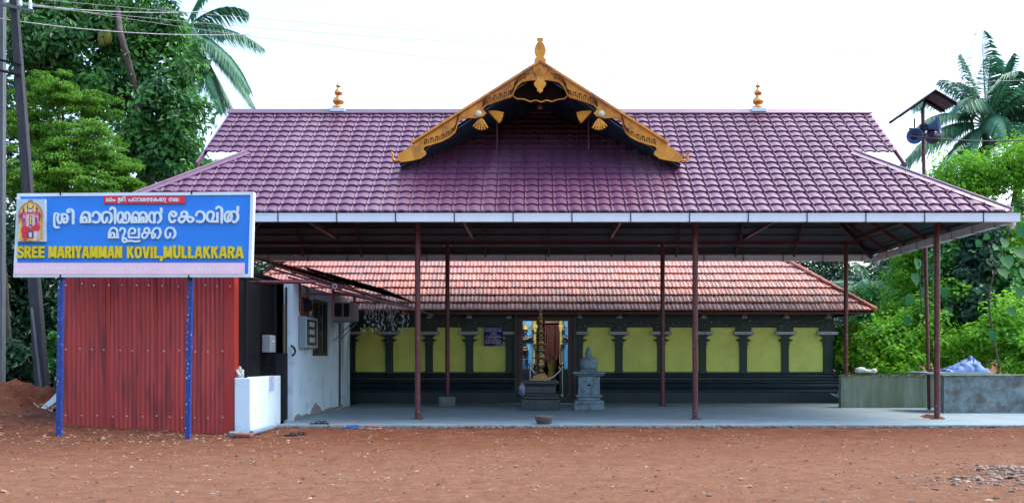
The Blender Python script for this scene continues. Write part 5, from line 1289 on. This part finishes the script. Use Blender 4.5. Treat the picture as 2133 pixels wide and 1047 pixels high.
def horn(c, d, r_, lab, gm):
    t = thing('horn_loudspeaker', lab, 'loudspeaker', c, 'horn loudspeakers under the tin roof'); d = Vector(d).normalized(); m_ = Matrix.Translation(c) @ d.to_track_quat('Z', 'Y').to_matrix().to_4x4()
    prof = [(.08, -.42), (.09, -.40), (.09, -.26), (.06, -.25), (.065, -.2), (.10, -.12), (.16, -.05), (r_ * .93, .0), (r_, .03), (r_ * 1.04, .035), (r_ * 1.04, .05), (r_ * .97, .045)]
    mb = MB(); mb.lathe(prof[3:], seg=26); mb.f.pop(); mb.mi.pop(); mb.sm.pop(); mb.v = [tuple(m_ @ Vector(v)) for v in mb.v]; mb.build('horn', gm, t)
    mb = MB(); mb.lathe([(r_ * .96, .043), (r_ * .88, .0), (.14, -.05), (.075, -.12), (.03, -.2)], seg=26); mb.f.pop(); mb.mi.pop(); mb.sm.pop(); mb.f.pop(); mb.mi.pop(); mb.sm.pop(); mb.v = [tuple(m_ @ Vector(v)) for v in mb.v]; mb.build('horn_mouth', M['horn'], t)
    mb = MB(); mb.lathe([(.001, -.2), (.05, -.19), (.06, -.12), (.045, -.06), (.02, -.03), (.001, -.02)], seg=14); mb.v = [tuple(m_ @ Vector(v)) for v in mb.v]; mb.build('phase_plug', M['horndark'], t)
    mb = MB(); mb.lathe([(.001, -.44), (.08, -.43), (.095, -.40), (.095, -.27), (.07, -.24)], seg=16); mb.v = [tuple(m_ @ Vector(v)) for v in mb.v]; mb.build('driver', M['horndark'], t)
    mb = MB(); pts = [m_ @ Vector((math.cos(a) * r_ * .75, 0, -.18 + math.sin(a) * .16 - .05)) for a in [math.pi + k * math.pi / 8 for k in range(9)]]; mb.tube(pts, .014, 6); mb.build('bracket', M['blackmetal'], t)
horn(P(1905, 284, KY - .25), (-.25, -1, -.05), .20, 'small blue grey horn loudspeaker facing the yard, left of the pole', M['horn'])
horn(P(1953, 260, KY - .2), (1, -.55, .12), .24, 'larger blue grey horn loudspeaker facing right under the tin roof', M['horn'])
horn(P(1943, 283, KY + .3), (.55, 1, 0), .20, 'dark horn loudspeaker facing away behind the pole', M['horndark'])
mb = MB(); a = P(1893, 283, KY - .55); b = P(2260, 279, 27); pts = [a.lerp(b, k / 20) - Vector((0, 0, .16 * 4 * (k / 20) * (1 - k / 20))) for k in range(21)]; mb.tube(pts, .016, 6)
tag(mb.build('speaker_cable', M['wiredark']), 'black cable running right from the horn loudspeakers', 'cable')

# ------------------------------------------------------------------ utility poles and wires at the left
UY = 23.5
up_ = thing('utility_pole', 'leaning weathered utility pole behind the sign', 'utility pole', (PX(90, UY), UY, 0))
def taper(pts, w0, w1, m, parent, name='shaft'):
    mb = MB()
    a, b = Vector(pts[0]), Vector(pts[1]); vs = []
    for p, w_ in ((a, w0), (b, w1)): vs += [p + Vector((-w_, -w_ * .8, 0)), p + Vector((w_, -w_ * .8, 0)), p + Vector((w_, w_ * .8, 0)), p + Vector((-w_, w_ * .8, 0))]
    mb.add(vs, [(0,1,5,4),(1,2,6,5),(2,3,7,6),(3,0,4,7),(4,5,6,7)]); return mb.build(name, m, parent)
taper([P(92, 860, UY), P(26, -40, UY)], .13, .075, M['wood'], up_)
mb = MB(); mb.beam(P(66, 640, UY - .12), P(90, 842, UY - .15), .07, .03); mb.build('pale_face', M['polegrey'], up_)
for py in (128, 150):
    mb = MB(); mb.beam(P(-20, py - 8, UY - .12), P(44, py + 8, UY - .12), .04, .05); mb.build('iron_band', M['blackmetal'], up_)
mb = MB(); mb.beam(P(-12, 6, UY - .1), P(70, 24, UY - .1), .07, .07); ca_ = mb.build('cross_arm', M['polegrey'], up_)
for px, py in ((42, 10), (63, 18)):
    mb = MB(); p = P(px, py, UY - .1); mb.lathe([(.02, -.05), (.055, 0), (.03, .03), (.05, .06), (.03, .09), (.045, .12), (.015, .2)], p, 12); mb.build('insulator', M['signwhite'], ca_)
u2 = thing('concrete_pole', 'grey concrete pole cut by the left edge of the photo', 'utility pole', (PX(3, UY + .5), UY + .5, 0))
taper([P(-2, 860, UY + .5), P(2, -60, UY + .5)], .11, .09, M['polegrey'], u2)
def wire(a, b, sag, r_, lab, m=M['wire'], g_='overhead wires crossing the sky'):
    mb = MB(); a = Vector(a); b = Vector(b); n = 26; mb.tube([a.lerp(b, k / n) - Vector((0, 0, sag * 4 * (k / n) * (1 - k / n))) for k in range(n + 1)], r_, 5); tag(mb.build('overhead_wire', m), lab, 'wire', g_)
wire(P(-20, 36, 23.4), P(520, 72, 26), .15, .012, 'lowest wire from the pole in front of the jackfruit tree')
wire(P(42, 4, 23.4), P(2200, 165, 30), .7, .006, 'lowest of the thin wires across the white sky')
wire(P(63, 13, 23.4), P(2200, 100, 30), .5, .006, 'topmost thin wire slanting down across the white sky')
wire(P(30, -6, 23.4), P(2200, 118, 30), .3, .005, 'middle thin wire across the white sky at the right palm')
wire(P(42, 8, 23.4), P(430, 24, 26), .1, .011, 'short wire leaving the insulators toward the jackfruit tree')

# ------------------------------------------------------------------ debris, sandals, bricks near the buildings
def flat_sheet(px, py, Y, w_, l, rx, rz, m, name, lab, cat):
    mb = MB(); mt = Matrix.Translation(P(px, py, Y)) @ Matrix.Rotation(rz, 4, 'Z') @ Matrix.Rotation(rx, 4, 'Y'); mb.bbox((-w_ / 2, -l / 2, -.008), (w_ / 2, l / 2, .008), .003, 0, mt); tag(mb.build(name, m), lab, cat)
mb = MB(); mb.prism([tuple((p.x, p.z)) for p in (P(83, 850, 20.6), P(93, 853, 20.6), P(124, 831, 20.6), P(120, 815, 20.6), P(106, 829, 20.6))], 20.6, 20.62); tag(mb.build('white_board', M['signwhite']), 'white plastic board leaning on the earth heap behind the left sign post', 'board')
bmx = bmesh.new(); bmesh.ops.create_icosphere(bmx, subdivisions=3, radius=.16); cc_ = P(1091, 800, WY - .2)
for v in bmx.verts: k = 1 + .6 * noise.fractal(v.co * 8, .8, 2, 3); v.co = Vector((v.co.x * k * .9, v.co.y * k * .7, max(v.co.z * k * 1.3, -.17))) + Vector((cc_.x, WY - .22, FZ + .172))
mb = MB(); bmx.verts.index_update(); mb.add([v.co.copy() for v in bmx.verts], [[v.index for v in f.verts] for f in bmx.faces], 0, True); bmx.free(); tag(mb.build('cloth_bundle', M['paper']), 'pale blue cloth bundle left at the foot of the shrine door frame', 'bundle')
flat_sheet(99, 832, 20.8, .22, .12, -1.1, .3, M['signred'], 'red_board', 'small red board behind the white board on the earth heap', 'board')
mb = MB()
for k in range(5):
    rr = random.Random(k); mb.tube(spline([P(70 + 9 * k, 838 + 6 * k, 20.7), P(86 + 8 * k, 846 + rr.uniform(-5, 8), 20.6), P(104 + rr.uniform(-6, 6), 862 + rr.uniform(-8, 8), 20.5), P(90 + 4 * k, 882 - 3 * k, 20.4)], 5), .012, 5)
tag(mb.build('rope', M['sandaltan']), 'tangle of pale rope on the earth heap by the left sign post', 'rope')
mb = MB()
for k in range(6): mb.tube([P(96 + R.uniform(-10, 8), 850 + 7 * k, 20.7), P(124, 855 + 6 * k, 20.6)], .035, 7)
tag(mb.build('black_pipes', M['blackmetal']), 'heap of black pipe ends behind the left sign post', 'pipes')
mb = MB(); mb.bbox((PX(-18, 23), 22.6, PZ(832, 23)), (PX(24, 23), 23.0, PZ(819, 23)), .03); tag(mb.build('broken_slab', M['concrete']), 'broken concrete slab on top of the earth heap at the left edge', 'slab')
for px, py, Y, rz, w_, l, h, m, lab in ((498, 908, 18.9, .12, .36, .2, .085, M['stone'], 'grey stone lying on the brown brick at the shed corner'), (507, 915, 18.7, -.12, .34, .17, .07, M['brick'], 'brown brick at the foot of the white low wall')):
    mb = MB(); c = P(px, py, Y); zz = .015 if 'brown brick at' in lab else .09; mt = Matrix.Translation((c.x, Y, zz)) @ Matrix.Rotation(rz, 4, 'Z'); mb.bbox((-w_ / 2, -l / 2, 0), (w_ / 2, l / 2, h), .014, 0, mt); tag(mb.build('brick' if m is M['brick'] else 'stone', m), lab, 'brick' if m is M['brick'] else 'stone')
mb = MB(); mb.tube([(PX(523, 18.9), 18.9, .07), (PX(562, 20.2), 20.4, .07)], .05, 12); tag(mb.build('drain_pipe', M['pvc']), 'grey blue plastic pipe lying along the foot of the low wall', 'pipe')

def sandal(px, py, Y, rz, m, m2, lab):
    z = (SLAB if Y > 20.65 else max(hg(PX(px, Y), Y), .0)) + .005; x = PX(px, Y)
    t = thing('sandal', lab, 'sandal', (x, Y, z), 'sandals left at the floor edge')
    mt = Matrix.Translation((x, Y, z)) @ Matrix.Rotation(rz, 4, 'Z')
    out = [(-.035, -.13), (.0, -.145), (.035, -.13), (.036, -.05), (.032, 0), (.05, .07), (.042, .12), (.0, .145), (-.04, .12), (-.048, .07), (-.03, 0), (-.036, -.05)]
    mb = MB(); mb.prism(out, 0, .022, to=lambda a, b, d: mt @ Vector((a, b, d))); mb.build('sole', m, t)
    mb = MB()
    for s in (-1, 1): mb.tube([mt @ Vector(p) for p in spline([(0, .09, .02), (s * .025, .06, .055), (s * .045, .0, .05), (s * .04, -.03, .018)], 4)], .011, 6)
    mb.build('strap', m2, t)
SDL = [(606, 900, -1.3, 'sandalblack', 'sandalblack', 'black sandal, left one of the pair nearest the white wall'), (624, 898, -1.0, 'sandalblack', 'sandalblack', 'black sandal, right one of the pair nearest the white wall'),
       (660, 887, -1.5, 'sandalblack', 'sandalblack', 'black sandal on the floor edge, left of two'), (673, 886.5, -1.9, 'sandalblack', 'sandalblack', 'black sandal on the floor edge, right of two'),
       (725, 890, -1.2, 'sandalblue', 'sandalblue', 'blue rubber sandal, left one of the blue pair'), (737, 888.5, -1.0, 'sandalblue', 'sandalblue', 'blue rubber sandal, right one of the blue pair'),
       (762, 891, -1.8, 'sandaltan', 'sandalred', 'tan sandal with red strap, left one of its pair'), (780, 891, -1.1, 'sandaltan', 'sandalred', 'tan sandal with red strap, right one of its pair')]
for px, py, rz, m, m2, lab in SDL:
    Y = 1.43 * F / (py - CY); Y = min(Y, 20.45) if py > 888 else 20.9
    sandal(px, py, Y, rz, M[m], M[m2], lab)

# ------------------------------------------------------------------ trees and plants
rng = np.random.default_rng(4)
def leaf_cloud(name, m, parent, blobs, n, size, aspect=.45, up=.5, flat=1.0, clump=.32, nclump=60, shell=.55, fold=.12, kind=None, out_=.6):
    """blobs: list of (centre, (rx, ry, rz)); leaves sit in clumps spread through them"""
    vols = np.array([b[1][0] * b[1][1] * b[1][2] for b in blobs]) ** .67; vols /= vols.sum()
    V = []; 
    for (c, rad), f in zip(blobs, vols):
        nc = max(4, int(nclump * f)); k = int(n * f / nc) + 1
        d = rng.normal(size=(nc, 3)); d /= np.linalg.norm(d, axis=1)[:, None]
        r_ = (shell + (1 - shell) * rng.random(nc)) ** .6; r_[rng.random(nc) < .3] *= .6
        cc = np.array(c) + d * r_[:, None] * np.array(rad) * rng.uniform(.72, 1.22, (nc, 1))
        cr = clump * min(rad) * rng.uniform(.6, 1.35, nc)
        e = rng.normal(size=(nc, k, 3)); e /= np.linalg.norm(e, axis=2)[..., None]; e *= (rng.random((nc, k, 1)) ** .45)
        pos = cc[:, None, :] + e * cr[:, None, None] * np.array([1, 1, flat])
        nor = e * out_ + d[:, None, :] * .5 + np.array([0, -.15, up]) + rng.normal(size=(nc, k, 3)) * .45
        V.append((pos.reshape(-1, 3), nor.reshape(-1, 3), (e * np.array([1, 1, .4]) + d[:, None, :] * .4 + np.array([0, 0, -.25]) + rng.normal(size=(nc, k, 3)) * .5).reshape(-1, 3)))
    p = np.concatenate([v[0] for v in V]); no = np.concatenate([v[1] for v in V]); d = np.concatenate([v[2] for v in V])
    no /= np.linalg.norm(no, axis=1)[:, None]; d -= no * (d * no).sum(1)[:, None]; d /= np.linalg.norm(d, axis=1)[:, None] + 1e-6
    s = np.cross(d, no); N_ = len(p); L = size * rng.uniform(.6, 1.3, (N_, 1)); W = L * aspect * .5
    q = np.empty((N_, 6, 3)); dn = no * L * fold
    q[:, 0] = p; q[:, 1] = p + d * L * .35 + s * W + dn; q[:, 2] = p + d * L * .75 + s * W * .75 + dn * .6; q[:, 3] = p + d * L - dn * .8; q[:, 4] = p + d * L * .75 - s * W * .75 + dn * .6; q[:, 5] = p + d * L * .35 - s * W + dn
    base = np.arange(N_)[:, None] * 6
    f = np.concatenate([base + np.array([0, 3, 2, 1]), base + np.array([0, 5, 4, 3])])
    me = bpy.data.meshes.new(name); me.from_pydata(q.reshape(-1, 3).tolist(), [], f.tolist()); me.materials.append(m); me.update()
    return link(name, me, parent, kind)
def limb(t, pts, r0, r1, name='trunk'):
    mb = MB(); sp = spline(pts, 5); n = len(sp); mb.tube([p + Vector((R.gauss(0, r0 * .08), R.gauss(0, r0 * .08), 0)) for p in sp], [r0 + (r1 - r0) * k / (n - 1) for k in range(n)], 9); return mb.build(name, M['bark'], t)
def blob(px, py, Y, rx, rz, ry=None):
    k = Y / F; return (tuple(P(px, py, Y)), (rx * k, (ry if ry else (rx + rz) / 2) * k, rz * k))

# left: jackfruit tree, feathery tree, dark undergrowth, palms
jt = thing('jackfruit_tree', 'tall jackfruit tree with dense glossy dark leaves behind the sign', 'tree', (PX(250, 31), 31, 0))
leaf_cloud('crown', L_JACK, jt, [blob(130, 60, 31, 110, 90), blob(260, 40, 31, 120, 75), blob(338, 150, 31, 80, 80), blob(355, 245, 30.6, 76, 78), blob(345, 70, 31, 62, 60), blob(230, 170, 31.4, 100, 80), blob(350, 340, 30.8, 70, 55), blob(70, 130, 31.4, 80, 90), blob(300, 300, 31, 90, 70), blob(60, 20, 31, 60, 60)], 30000, .20, .46, .4, clump=.42, nclump=330, shell=.4, fold=.1)
limb(jt, [P(300, 860, 31.5), P(305, 560, 31.5), P(302, 330, 31.5), P(275, 190, 31.3), P(262, 120, 31), P(238, 20, 31)], .34, .12)
limb(jt, [P(300, 380, 31.5), P(330, 290, 31.3), P(350, 200, 31.2)], .16, .06, 'limb'); limb(jt, [P(262, 190, 31.4), P(180, 110, 31.4), P(120, 40, 31.4)], .14, .05, 'limb')
limb(jt, [P(300, 300, 30.6), P(284, 200, 30.2), P(268, 130, 29.7), P(250, 60, 29.6), P(246, 20, 30.3)], .11, .08, 'limb')
for px, py in ((213, 80), (224, 76)):
    mb = MB(); p = P(px, py, 30.0); mb.lathe([(.02, .24), (.07, .20), (.12, .08), (.13, -.05), (.10, -.18), (.03, -.24), (.001, -.25)], p, 14); mb.build('jackfruit', M['jack'], jt)
ft = thing('feathery_tree', 'bright green feathery leaved tree in front of the jackfruit tree', 'tree', (PX(150, 27), 27, 0))
leaf_cloud('crown', L_FEATHER, ft, [blob(110, 190, 27, 70, 40), blob(180, 220, 27, 62, 40), blob(80, 260, 27, 70, 50), blob(170, 290, 26.6, 90, 50), blob(225, 340, 26.4, 75, 45), blob(120, 345, 26.4, 105, 55), blob(70, 385, 26, 85, 50), blob(200, 395, 26, 95, 45), blob(265, 385, 26.3, 50, 30)], 60000, .078, .4, .85, flat=.3, clump=.42, nclump=620, shell=.2)
limb(ft, [P(160, 860, 27), P(150, 600, 27), P(140, 400, 27), P(130, 220, 27)], .12, .03)
limb(ft, [P(146, 430, 27), P(200, 330, 26.6), P(240, 300, 26.4)], .05, .02, 'limb'); limb(ft, [P(143, 400, 27), P(90, 330, 26.8), P(60, 270, 26.8)], .05, .02, 'limb')
for i, (lab, blobs, px) in enumerate((('dark shady tree behind the leaning pole, below the sign', [blob(60, 520, 29, 110, 90), blob(20, 640, 28.5, 90, 80), blob(110, 690, 29, 70, 110)], 60), ('dark bushy undergrowth at the far left edge by the earth heap', [blob(0, 760, 27, 70, 55), blob(70, 780, 28, 60, 50), blob(-40, 600, 27.5, 60, 120)], 10), ('dark tree filling the gap behind the sign and the jackfruit trunk', [blob(200, 520, 33, 160, 130), blob(380, 470, 33, 130, 100), blob(120, 780, 31, 90, 70), blob(30, 400, 32, 90, 80), blob(560, 560, 40, 90, 60), blob(30, 230, 33, 80, 90), blob(60, 340, 32.5, 90, 70), blob(200, 340, 32.5, 80, 60)], 230))):
    t = thing('shade_tree' if i != 1 else 'undergrowth_bush', lab, 'tree' if i != 1 else 'bush', (PX(px, blobs[0][0][1]), blobs[0][0][1], 0))
    leaf_cloud('crown' if i != 1 else 'foliage', L_DARK, t, blobs, 9000 if i < 2 else 15000, .2, .5, .4, clump=.45, nclump=110, shell=.3)
    limb(t, [P(px, 870, blobs[0][0][1]), P(px + 8, 720, blobs[0][0][1]), P(px - 4, 520, blobs[0][0][1])], .12, .05, 'trunk' if i != 1 else 'stem')
for i, px in enumerate((8, 30)):
    pass
t = thing('sapling', 'leafy sapling between the leaning pole and the left sign post', 'sapling', (PX(112, 25), 25, .2))
leaf_cloud('foliage', L_MID, t, [blob(108, 725, 25, 22, 14), blob(115, 755, 25, 20, 18), blob(118, 700, 25, 16, 10)], 700, .15, .4, .5, clump=.5, nclump=14); limb(t, [P(116, 850, 25), P(113, 780, 25), P(110, 700, 25)], .02, .008, 'stem')

def frond(t, base, az, el, L, droop, m=L_PALM, wl=.68, n=64):
    """one palm frond: arching midrib with drooping leaflets"""
    mb = MB(); d = Vector((math.cos(az), math.sin(az), 0)); pts = []
    for k in range(15):
        u = k / 14; r_ = L * (u * math.cos(el) + .0); h = L * (u * math.sin(el) - droop * u * u)
        pts.append(Vector(base) + d * r_ * (1 - .18 * droop * u * u) + Vector((0, 0, h)))
    mb.tube(pts, [.035 * (1 - .85 * k / 14) for k in range(15)], 5, 0)
    side = d.cross(Vector((0, 0, 1)))
    for k in range(n):
        u = .16 + .84 * k / n; i = u * 14; i0 = min(int(i), 13); p = pts[i0].lerp(pts[i0 + 1], i - i0); tan = (pts[i0+1] - pts[i0]).normalized()
        ll = wl * L * .36 * (math.sin(math.pi * min(1, .14 + u * .84)) ** .6) * R.uniform(.85, 1.1)
        for s in (-1, 1):
            dr = (side * s * .75 + tan * (.55 + .3 * u) + Vector((0, 0, -.35 - .25 * R.random()))).normalized()
            w_ = .028 * L / 3; a = p; b = p + dr * ll * .5 + Vector((0, 0, .03)); c = p + dr * ll + Vector((0, 0, -.28 * ll))
            nrm = dr.cross(Vector((0, 0, 1))).normalized() * w_ + Vector((0, 0, w_ * .5))
            mb.add([a - nrm * .5, a + nrm * .5, b + nrm, b - nrm, c], [(0, 1, 2, 3), (3, 2, 4)])
    return mb.build('frond', m, t)
def palm(label, cpt, base_px, fronds, L, r_=.16, trunk=True, group=None):
    cpt = Vector(cpt); t = thing('coconut_palm', label, 'palm tree', (PX(base_px, cpt.y), cpt.y, 0), group)
    if trunk: limb(t, [(PX(base_px, cpt.y), cpt.y, -.1), (PX(base_px, cpt.y) * .5 + cpt.x * .5 - .15, cpt.y, cpt.z * .5), tuple(cpt)], r_ * 1.2, r_ * .8)
    for az, el, dr, ll in fronds: frond(t, cpt, math.radians(az), math.radians(el), L * ll, dr)
    mb = MB()
    for k in range(5): a = k * 1.3; mb.lathe([(.001, -.13), (.09, -.07), (.11, .02), (.06, .11), (.001, .13)], (cpt.x + math.cos(a) * .22, cpt.y + math.sin(a) * .22, cpt.z - .22), 10)
    mb.build('coconuts', L_MID, t, 'stuff')
palm('coconut palm leaning out behind the jackfruit tree with long drooping fronds', P(385, 62, 34), 330,
     [(-8, 10, .42, .95), (-25, -12, .55, 1.0), (8, 46, .5, 1.0), (-40, -40, .35, 1.0), (-70, 10, .6, .9), (175, 30, .5, 1), (-110, 20, .6, 1), (140, 50, .5, 1), (20, -50, .3, .95), (70, 40, .5, 1), (100, 10, .6, 1), (215, 5, .5, .9), (-5, -28, .45, .95), (30, 70, .3, 1.0)], 3.15)
PG = 'coconut palms beyond the right wall'
palm('coconut palm with upright young fronds behind the loudspeakers', P(2055, 262, 36), 2050,
     [(85, 82, .1, 1.0), (60, 72, .25, 1.0), (150, 66, .45, 1.0), (175, 48, .55, 1.05), (190, 30, .6, .95), (200, 10, .55, 1.0), (10, 58, .45, 1.1), (-5, 36, .5, 1.1), (-20, 15, .55, 1.05), (-60, 5, .6, 1.0), (-100, 20, .7, .9), (215, -15, .5, 1.0), (-80, 60, .5, 1.0), (-130, 40, .6, 1), (0, 75, .3, .95), (170, 75, .25, .9), (-30, -20, .5, 1.0), (240, -5, .6, 1), (45, 50, .4, 1.1), (-45, 45, .5, 1.1), (100, 60, .35, 1.0), (20, 20, .6, 1.1), (160, 5, .6, 1), (-10, 5, .6, 1)], 3.9, group=PG)
palm('shorter coconut palm at the right edge behind the bright shrubs', P(2125, 270, 38), 2125,
     [(100, 70, .3, 1), (170, 45, .5, 1.1), (185, 20, .55, 1), (200, -5, .5, 1), (20, 40, .5, 1), (-40, 20, .6, 1), (-90, 30, .6, .9), (140, 60, .4, 1), (225, 30, .6, 1)], 3.0, group=PG)
palm('small palm in the dark trees right of the shrine roof', P(1800, 592, 41), 1800,
     [(170, 20, .45, 1), (10, 18, .5, 1), (-30, 8, .6, .9), (-100, 30, .7, .8), (205, 5, .5, .9), (90, 60, .4, .8)], 2.4, group=PG)
palm('young palm frond cluster left of the loudspeaker pole above the hip', P(1910, 380, 40), 1910, [(178, 25, .5, 1), (200, 10, .55, .9), (150, 50, .45, .9), (20, 30, .5, .8)], 1.7, group=PG)

# right: shrubs and climbers
SH = [ # label, material, blobs, n, leaf size, aspect
 ('bright lime shrub just right of the shrine wall', L_LIME, [blob(1770, 720, 31, 40, 55), blob(1800, 745, 30.5, 45, 40)], 4200, .15, .62),
 ('bright green creeper bank behind the mossy wall', L_LIME, [blob(1850, 725, 30.5, 60, 55), blob(1900, 700, 31, 50, 75), blob(1870, 760, 29.5, 70, 30)], 7000, .15, .62),
 ('lime creeper shrub behind the front hall post', L_LIME, [blob(1960, 715, 30, 50, 60), blob(1985, 640, 31, 50, 60)], 5200, .14, .62),
 ('bright shrub leaning over the blue tarpaulin', L_LIME, [blob(2050, 705, 29, 55, 45), blob(2100, 690, 29, 60, 60), blob(2130, 740, 28, 60, 40)], 7500, .15, .6),
 ('tall lime leaved tree at the right behind the roof corner', L_LIME, [blob(1990, 385, 33, 60, 70), blob(2060, 365, 33, 65, 55), blob(2125, 340, 33, 65, 60), blob(2010, 480, 32.5, 70, 60), blob(2100, 480, 33, 60, 50)], 18000, .12, .5),
 ('yellow green climber hanging in front of the dark trees left of the speaker pole', L_LIME, [blob(1885, 570, 34, 32, 55), blob(1900, 520, 34, 35, 35), blob(1870, 650, 33.5, 45, 45)], 5200, .13, .55),
 ('mid green tree between the two right hall posts', L_MID, [blob(1910, 620, 35, 55, 90), blob(1800, 640, 36, 50, 50), blob(1850, 690, 34, 50, 45)], 7000, .16, .55),
 ('dark vine covered tree trunk right of the front hall post', L_DARK, [blob(2030, 560, 31, 38, 75), blob(2025, 640, 30.6, 45, 60), blob(2050, 480, 31.4, 40, 50)], 6500, .17, .6),
 ('mid green vines beside the dark trunk at the right edge', L_MID, [blob(2100, 590, 31, 55, 70), blob(2120, 640, 30, 40, 50), blob(1975, 560, 32, 40, 70)], 7500, .17, .65),
 ('far dark trees behind the shrine roof at the right', L_DARK, [blob(1690, 560, 47, 80, 60), blob(1760, 600, 46, 80, 70), blob(1840, 590, 47, 90, 60), blob(1800, 680, 44, 90, 60), blob(1900, 560, 48, 80, 80), blob(1960, 480, 48, 70, 70)], 11000, .26, .5),
 ('dark green shrub by the far end of the shrine plinth', L_MID, [blob(1750, 790, 31, 22, 35), blob(1740, 730, 32, 22, 40)], 1600, .15, .6),
 ('far pale treetops peeping over the left roof edge', L_MID, [blob(440, 350, 45, 30, 22), blob(400, 360, 44, 35, 25)], 2200, .22, .5),
 ('wild tree mass closing the view at the right edge', L_MID, [blob(2160, 560, 35, 70, 150), blob(2190, 420, 36, 70, 80), blob(2080, 640, 35, 80, 110), blob(2010, 680, 34, 70, 70), blob(2330, 620, 38, 160, 130)], 13000, .19, .6)]
for lab, m, blobs, n, sz, asp in SH:
    b0 = blobs[0][0]; tree = 'tree' in lab
    t = thing('wild_tree' if tree else 'shrub', lab, 'tree' if tree else 'shrub', (b0[0], b0[1], 0), 'greenery beyond the right wall' if b0[0] > 5 else None)
    leaf_cloud('crown' if tree else 'foliage', m, t, blobs, n, sz, asp, .55, clump=.5, nclump=max(14, n // 60), shell=.3)
    for c, rad in blobs[:3]:
        limb(t, [(c[0] * .4 + b0[0] * .6, b0[1] + .2, -.1), (c[0] * .7 + b0[0] * .3, c[1] + .15, c[2] * .5), (c[0], c[1] + .1, c[2])], .09 if tree else .035, .03 if tree else .012, 'trunk' if tree else 'stem')
# big heart-shaped leaves at the right edge and near the speaker pole
bl_ = MB()
hp = [(0, 0), (.22, -.10), (.42, .05), (.46, .30), (.34, .62), (.14, .86), (0, 1.05)]
outl = hp + [(-x, y) for x, y in hp[-2:0:-1]]
vs = [(0, .3, .05)] + [(x, y, -.10 * abs(x) - .10 * y * y) for x, y in outl]
bl_.add(vs, [(0, i + 1, (i + 1) % len(outl) + 1) for i in range(len(outl))], 0, True); blme = bl_.mesh('heart_leaf', L_BIG)
def bigplant(lab, leaves, stem, Y):
    t = thing('large_leaf_plant', lab, 'plant', (PX(stem[0][0], Y), Y, 0), 'broad leaved climbers at the right'); limb(t, [P(a, b, Y + .15) for a, b in stem], .03, .012, 'stem')
    rr = random.Random(stem[0][0])
    for px, py, s, rot in leaves:
        sc = .72 * s * Y / F; y = Y + rr.uniform(-.3, .3)
        m_ = Matrix.Translation(P(px, py, y)) @ Matrix.Rotation(math.radians(rot), 4, 'Y') @ Matrix.Rotation(rr.uniform(-.5, .5), 4, 'Z') @ Matrix.Rotation(math.radians(-100 + rr.uniform(-25, 25)), 4, 'X') @ Matrix.Scale(sc, 4)
        link('heart_leaf', blme, t, mtx=m_)
bigplant('broad heart leaved climber hanging over the roof corner at the right edge', [(2110, 440, 48, 10), (2128, 470, 44, -10), (2092, 498, 34, 20), (2096, 535, 42, 0), (2120, 520, 40, -15), (2075, 512, 24, 40), (2131, 560, 42, 5), (2060, 490, 22, 60), (2085, 560, 36, -5), (2040, 500, 22, 20), (2125, 600, 34, 10), (2105, 640, 30, -10), (2070, 690, 28, 15)], [(2080, 760), (2060, 620), (2090, 520), (2118, 440)], 27.5)
bigplant('broad leaved plant beside the speaker pole below the gutter', [(1912, 540, 34, 20), (1905, 570, 36, -5), (1925, 600, 30, 15), (1940, 640, 28, -10), (1900, 615, 34, 30), (1965, 600, 30, -20), (1890, 660, 26, 10), (1975, 640, 28, 0), (1955, 560, 26, 25)], [(1930, 770), (1920, 650), (1915, 545)], 30.0)
bpy.context.view_layer.update()
